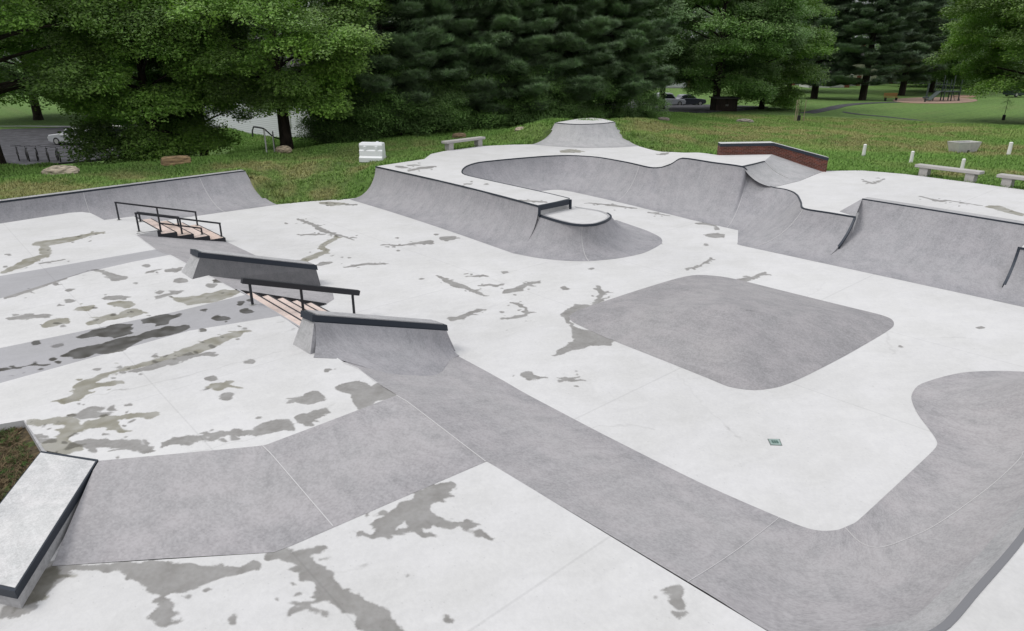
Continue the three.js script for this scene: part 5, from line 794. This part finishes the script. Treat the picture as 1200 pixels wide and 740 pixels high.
[[22, 187.5, 2.2], [33, 188, 2.25], [44.5, 188, 2.12], [57, 188.5, 2.2], [69, 189, 2.28]].forEach(([x, y, a], i) => { const o = i ? bikeProto.clone() : bikeProto; if (i) { o.name = numbered('bicycle'); scene.add(o); } o.userData = { label: ['black bicycle at the trunk end of the bicycle row', 'black bicycle second from the maple trunk in the bicycle row', 'black bicycle in the middle of the bicycle row', 'black bicycle second from the open end of the bicycle row', 'black bicycle at the open end of the bicycle row'][i], category: 'bicycle', group: 'bicycles parked in the lot' }; o.position.copy(P(x, y, -1.1)); o.rotation.set(0, a, 0); });
// ---- metal ramp railing by the boulder
{ const o = thing('metal_railing', 'grey bent-pipe railing leading down beside the tan boulder', 'railing'), a = onLand(312.5, 180), b = onLand(322, 177.5), k = a.distanceTo(camera.position) / FOCAL, c = b.clone().lerp(a, -1.6);
  const up = (p, h) => p.clone().add(v3(0, h * k * 1.04, 0)), T = [up(a, 24.5), up(b, 25)];
  mesh('post', barGeo(a.clone().setY(a.y - 0.2), T[0], 0.045), M.galv, o); mesh('post', barGeo(b.clone().setY(b.y - 0.2), T[1], 0.045), M.galv, o);
  const e0 = T[0].clone().add(v3(-0.55, 0.12, 0.1)), pts = [e0.clone().add(v3(-0.05, -0.5, 0)), e0, T[0].clone().add(v3(0, 0.02, 0)), T[1].clone().add(v3(0, -0.35, 0)), T[1].clone().add(v3(0.5, -0.62, -0.4))];
  mesh('hand_pipe', new THREE.TubeGeometry(new THREE.CatmullRomCurve3(pts, false, 'catmullrom', 0.2), 40, 0.04, 8), M.black, o); mesh('post', barGeo(a.clone().add(v3(0.25, -0.2, -0.5)), a.clone().add(v3(0.25, 0.85, -0.5)), 0.03), M.galv, o);
}
// ---- houses
const siding = (() => { const t = dataTex(64, 128, (i, j) => { const v = (j % 16) < 2 ? 0.72 : 0.94 + 0.06 * (hash2(i, j) - 0.5); return [v, v, v]; }, true); t.repeat.set(1, 1 / 1.4); return (c) => new THREE.MeshStandardMaterial({ color: c, map: t, roughness: 0.7 }); })();
const roofMat = new THREE.MeshStandardMaterial({ color: rgb(0.09, 0.085, 0.085), roughness: 0.95, map: greySmall }), paneMat = new THREE.MeshPhysicalMaterial({ color: rgb(0.03, 0.04, 0.05), roughness: 0.1, clearcoat: 1 }), trimMat = new THREE.MeshStandardMaterial({ color: rgb(0.75, 0.75, 0.74), roughness: 0.6 });
function house(label, at, turn, [w, h, d], wall, windows, door, garage) { // its front at local z = 0 facing +z
  const o = thing('house', label, 'house', at, turn), wm = siding(wall), wg = new THREE.BoxGeometry(w, h, d).translate(0, h / 2 - 0.4, -d / 2), q = wg.attributes.position, u = wg.attributes.uv; for (let i = 0; i < q.count; i++) u.setXY(i, q.getX(i) + q.getZ(i), q.getY(i));
  mesh('wall', wg, wm, o);
  const rs = new THREE.Shape([new THREE.Vector2(-d / 2 - 0.5, h - 0.4), new THREE.Vector2(d / 2 + 0.5, h - 0.4), new THREE.Vector2(0, h + d * 0.3)]), rg = new THREE.ExtrudeGeometry(rs, { depth: w + 0.8, bevelEnabled: false }); rg.rotateY(Math.PI / 2); rg.translate(-w / 2 - 0.4, 0.012, -d / 2);
  const r = mesh('roof', rg, roofMat, o); mesh('chimney', box(0.7, 1.8, 0.7, 0.03, w * 0.25, h + d * 0.3, -d * 0.55), M.brick, r);
  mesh('foundation', box(w + 0.1, 0.8, 0.1, 0.02, 0, -0.1, 0.02), M.greyPale, o);
  for (const [x, y, ww, hh] of windows) { const f = mesh('window', box(ww + 0.2, hh + 0.2, 0.1, 0.02, x, y, 0.03), trimMat, o); mesh('pane', box(ww, hh / 2 - 0.03, 0.03, 0.005, x, y + hh / 4, 0.08), paneMat, f); mesh('pane', box(ww, hh / 2 - 0.03, 0.03, 0.005, x, y - hh / 4, 0.08), paneMat, f); }
  if (door !== undefined) { const f = mesh('door', box(1, 2.1, 0.08, 0.02, door, 1.05, 0.04), new THREE.MeshStandardMaterial({ color: rgb(0.2, 0.06, 0.04), roughness: 0.5 }), o); mesh('handle', new THREE.SphereGeometry(0.05, 8, 6).translate(door + 0.38, 1.0, 0.1), M.galv, f); }
  if (garage !== undefined) mesh('garage_door', box(2.8, 2.2, 0.08, 0.02, garage, 1.1, 0.05), trimMat, o);
  return o;
}
{ const A = foot(238, 0, 73), B = foot(392, 0, 55), L = A.distanceTo(B), m = A.clone().lerp(B, 0.5).setY(-0.9);
  house('white sided house with plain wall behind the left-hand maples', m, Math.atan2(-(B.z - A.z), B.x - A.x), [L, 6.4, 9], rgb(0.74, 0.76, 0.79), [[L * 0.2, 2.2, 1.0, 1.5], [L * 0.2, 4.8, 1.0, 1.4], [-L * 0.06, 4.8, 1.0, 1.4], [-L * 0.32, 4.8, 1.0, 1.4], [L * 0.38, 2.2, 1, 1.5]]); }
[[930, 165, 0.15, [9, 5.6, 8], rgb(0.62, 0.64, 0.68), [[-2.6, 1.6, 1.2, 1.3], [2.4, 1.6, 1.2, 1.3], [0, 4, 1, 1.2]], 0, undefined, 'pale grey house glimpsed left of the tall pines'], [972, 150, -0.1, [8, 3.2, 7], rgb(0.72, 0.72, 0.71), [[2.6, 1.6, 1, 1.1]], 3.6, -1.2, 'low white garage behind the tall pines'], [1006, 158, 0.1, [8, 5.4, 7], rgb(0.72, 0.68, 0.55), [[-2, 1.6, 1.1, 1.3], [2, 1.6, 1.1, 1.3]], 0, undefined, 'cream house glimpsed behind the thick pine trunk'], [1052, 175, 0, [11, 5.2, 8], rgb(0.74, 0.74, 0.74), [[-3.5, 1.8, 1.3, 1.3], [0.6, 1.8, 1.3, 1.3], [3.6, 1.8, 1.3, 1.3]], -1.5, undefined, 'white house beyond the playground lawn'], [1106, 172, -0.1, [11, 5.0, 8], rgb(0.7, 0.72, 0.75), [[-3.2, 1.8, 1.3, 1.3], [3.2, 1.8, 1.3, 1.3]], 0, undefined, 'white house behind the bushy tree beyond the playground'], [800, 150, 0.1, [12, 6, 8], rgb(0.7, 0.71, 0.73), [[-4, 1.8, 1.2, 1.4], [-1.4, 1.8, 1.2, 1.4], [4, 1.8, 1.2, 1.4], [-3, 4.4, 1, 1.2], [3, 4.4, 1, 1.2]], 1.6, undefined, 'white house across the street behind the oak']].forEach(([px, d, turn, dim, c, win, door, gar, label]) => house(label, foot(px, 0, d), turn, dim, c, win, door, gar));
{ const at = onLand(851, 130.5), k = at.distanceTo(camera.position) / FOCAL, W = 24 * k, H = 14 * k, o = thing('storage_shed', 'low dark brown storage shed beside the oak', 'shed', at, 0.1), wd = new THREE.MeshStandardMaterial({ color: rgb(0.07, 0.05, 0.04), roughness: 0.9, map: barkTex });
  mesh('wall', box(W, H, W * 0.7, 0.03, 0, H / 2 - 0.1, -W * 0.35), wd, o); mesh('roof', box(W + 0.3, 0.12, W * 0.7 + 0.3, 0.02, 0, H - 0.06, -W * 0.35).rotateX(0.03), roofMat, o); for (const s of [-1, 1]) { const d = mesh('door', box(W * 0.3, H * 0.8, 0.05, 0.01, s * W * 0.16, H * 0.42, 0.03), wd, o); mesh('handle', box(0.05, 0.2, 0.05, 0.01, s * W * 0.04, H * 0.45, 0.07), M.galv, d); } }
{ const at = onLand(773, 132), k = at.distanceTo(camera.position) / FOCAL, o = thing('park_grill', 'black park grill on a post at the edge of the street', 'grill', at, 0.3);
  mesh('post', barGeo(v3(0, -0.2, 0), v3(0, 0.9, 0), 0.06), M.black, o); mesh('fire_box', merge([box(0.8, 0.05, 0.6, 0.01, 0, 0.92, 0), box(0.8, 0.38, 0.04, 0.01, 0, 1.12, -0.3), box(0.04, 0.38, 0.6, 0.01, -0.4, 1.12, 0), box(0.04, 0.38, 0.6, 0.01, 0.4, 1.12, 0)]), M.black, o); mesh('grate', merge(Array.from({ length: 9 }, (_, i) => barGeo(v3(-0.36 + i * 0.09, 1.14, -0.28), v3(-0.36 + i * 0.09, 1.14, 0.34), 0.012, 0.012, 5))), M.galv, o); }
// ---- field: path, playground, staked saplings
function strip(name, px, w, mat, lift = 0.03) { const c = resample(px.map(([x, y]) => { const p = onLand(x, y, 0); return [p.x, p.z]; }), 6).map(([x, z]) => { const p = v3(x, 0, z); p.y = groundAt(p) + lift; return p; }); return struct(mesh(name, sweepGeo(c, w, 0.08), mat)); }
strip('field_path', [[945, 133], [968, 128.5], [985, 124.5], [1010, 121.5], [1050, 120], [1100, 119]], 1.7, asphalt); strip('field_path', [[972, 128], [1010, 134.5], [1060, 139.5], [1110, 144.5], [1160, 147], [1230, 149]], 0.75, asphalt);
{ const c = onLand(1096, 118), k = c.distanceTo(camera.position) / FOCAL, pts = []; for (let i = 0; i < 26; i++) { const a = i / 26 * 6.283, q = onLand(1096 + 50 * Math.cos(a), 118 + 3.6 * Math.sin(a)); q.y = groundAt(q) + 0.06; pts.push(q); }
  struct(mesh('mulch_bed', slabGeo(pts, -0.5), new THREE.MeshStandardMaterial({ color: rgb(0.36, 0.24, 0.18), roughness: 1, map: greySmall })));
  const c2 = onLand(1128, 113.5), p2 = []; for (let i = 0; i < 20; i++) { const a = i / 20 * 6.283, q = onLand(1128 + 16 * Math.cos(a), 113.3 + 1.5 * Math.sin(a)); q.y = groundAt(q) + 0.07; p2.push(q); } struct(mesh('mulch_bed', slabGeo(p2, -0.5), new THREE.MeshStandardMaterial({ color: rgb(0.4, 0.25, 0.17), roughness: 1, map: greySmall })));
  const o = thing('play_structure', 'dark climbing frame with platform and slide on the mulch bed', 'playground', onLand(1108, 119), 0.4), dk = new THREE.MeshStandardMaterial({ color: rgb(0.03, 0.045, 0.04), roughness: 0.5 });
  for (const x of [-1.6, 0, 1.6]) for (const z of [-0.8, 0.8]) mesh('post', barGeo(v3(x, -0.3, z), v3(x, x ? 3.0 : 3.6, z), 0.08), dk, o);
  mesh('platform', box(3.3, 0.12, 1.7, 0.03, 0, 1.4, 0), dk, o); mesh('guard_rail', merge([0, 1, 2, 3, 4, 5, 6, 7].map((i) => barGeo(v3(-1.6 + i * 0.457, 1.4, -0.8), v3(-1.6 + i * 0.457, 2.3, -0.8), 0.03, 0.03, 5)).concat([barGeo(v3(-1.6, 2.3, -0.8), v3(1.6, 2.3, -0.8), 0.04)])), dk, o);
  mesh('slide', boxBar(v3(-1.7, 1.45, 0), v3(-3.9, 0.25, 0.2), 0.7, 0.12), new THREE.MeshStandardMaterial({ color: rgb(0.05, 0.07, 0.06), roughness: 0.4 }), o); mesh('ladder', merge([0, 1, 2, 3].map((i) => barGeo(v3(1.9 + 0.16 * (3 - i), 0.3 + i * 0.33, -0.4), v3(1.9 + 0.16 * (3 - i), 0.3 + i * 0.33, 0.4), 0.03, 0.03, 5)).concat([barGeo(v3(2.5, 0, -0.4), v3(1.75, 1.5, -0.4), 0.04), barGeo(v3(2.5, 0, 0.4), v3(1.75, 1.5, 0.4), 0.04)])), dk, o);
  const s = thing('spring_rider', 'small dark spring rider at the left end of the mulch bed', 'playground', onLand(1084, 120), 0.5); mesh('spring', barGeo(v3(0, -0.1, 0), v3(0, 0.5, 0), 0.12), dk, s); mesh('seat', box(1.1, 0.25, 0.35, 0.1, 0, 0.65, 0), dk, s); mesh('back_post', barGeo(v3(0.1, 0.6, 0), v3(0.2, 2.6, 0), 0.12), dk, s); mesh('footrest', barGeo(v3(0.2, 0.4, -0.4), v3(0.2, 0.4, 0.4), 0.03), dk, s);
  const b = thing('park_bench', 'orange-brown wooden park bench beside the pine trunk and mulch', 'bench', onLand(1044, 118.5), 0), wd = new THREE.MeshStandardMaterial({ color: rgb(0.3, 0.16, 0.05), roughness: 0.8 }); for (const i of [0, 1, 2]) { mesh('seat_slat', box(2, 0.05, 0.14, 0.01, 0, 0.5, -0.2 + i * 0.17), wd, b); mesh('back_slat', box(2, 0.14, 0.05, 0.01, 0, 0.7 + i * 0.18, -0.32), wd, b); } for (const x of [-0.8, 0.8]) mesh('leg', box(0.1, 0.7, 0.5, 0.02, x, 0.2, -0.05), M.black, b);
}
[[936, 142.5, 'staked sapling in the grass above the brick ledge', 24], [1176, 141, 'young sapling in the open field beneath the drooping tree', 22]].forEach(([x, y, label, hp], i) => { const at = onLand(x, y), k = at.distanceTo(camera.position) / FOCAL, o = thing('young_tree', label, 'sapling', at, 0.3), H = hp * k, rnd = mulberry(700 + i);
  mesh('trunk', barGeo(v3(0, -0.1, 0), v3(0.03, H * 1.05, 0), 0.03, 0.012, 6), bark, o); if (!i) for (const [sx, sz] of [[-0.42, 0], [0.42, 0.1], [0.1, -0.4]]) mesh('stake', barGeo(v3(sx, -0.1, sz), v3(sx, H * 0.9, sz), 0.035), new THREE.MeshStandardMaterial({ color: rgb(0.35, 0.28, 0.2), roughness: 0.9 }), o);
  mesh('tree_guard', new THREE.CylinderGeometry(0.14, 0.14, 0.55, 10).translate(0, 0.25, 0), M.rubber, o); const list = []; for (let j = 0; j < 26; j++) list.push([v3((rnd() - 0.5) * 0.7, H * (0.45 + 0.6 * rnd()), (rnd() - 0.5) * 0.7), rnd() * 6, 0.4, 0.42, 0.9]); crown('crown', o, spraysFine[0], LEAF.oak, list); });

renderer.render(scene, camera);
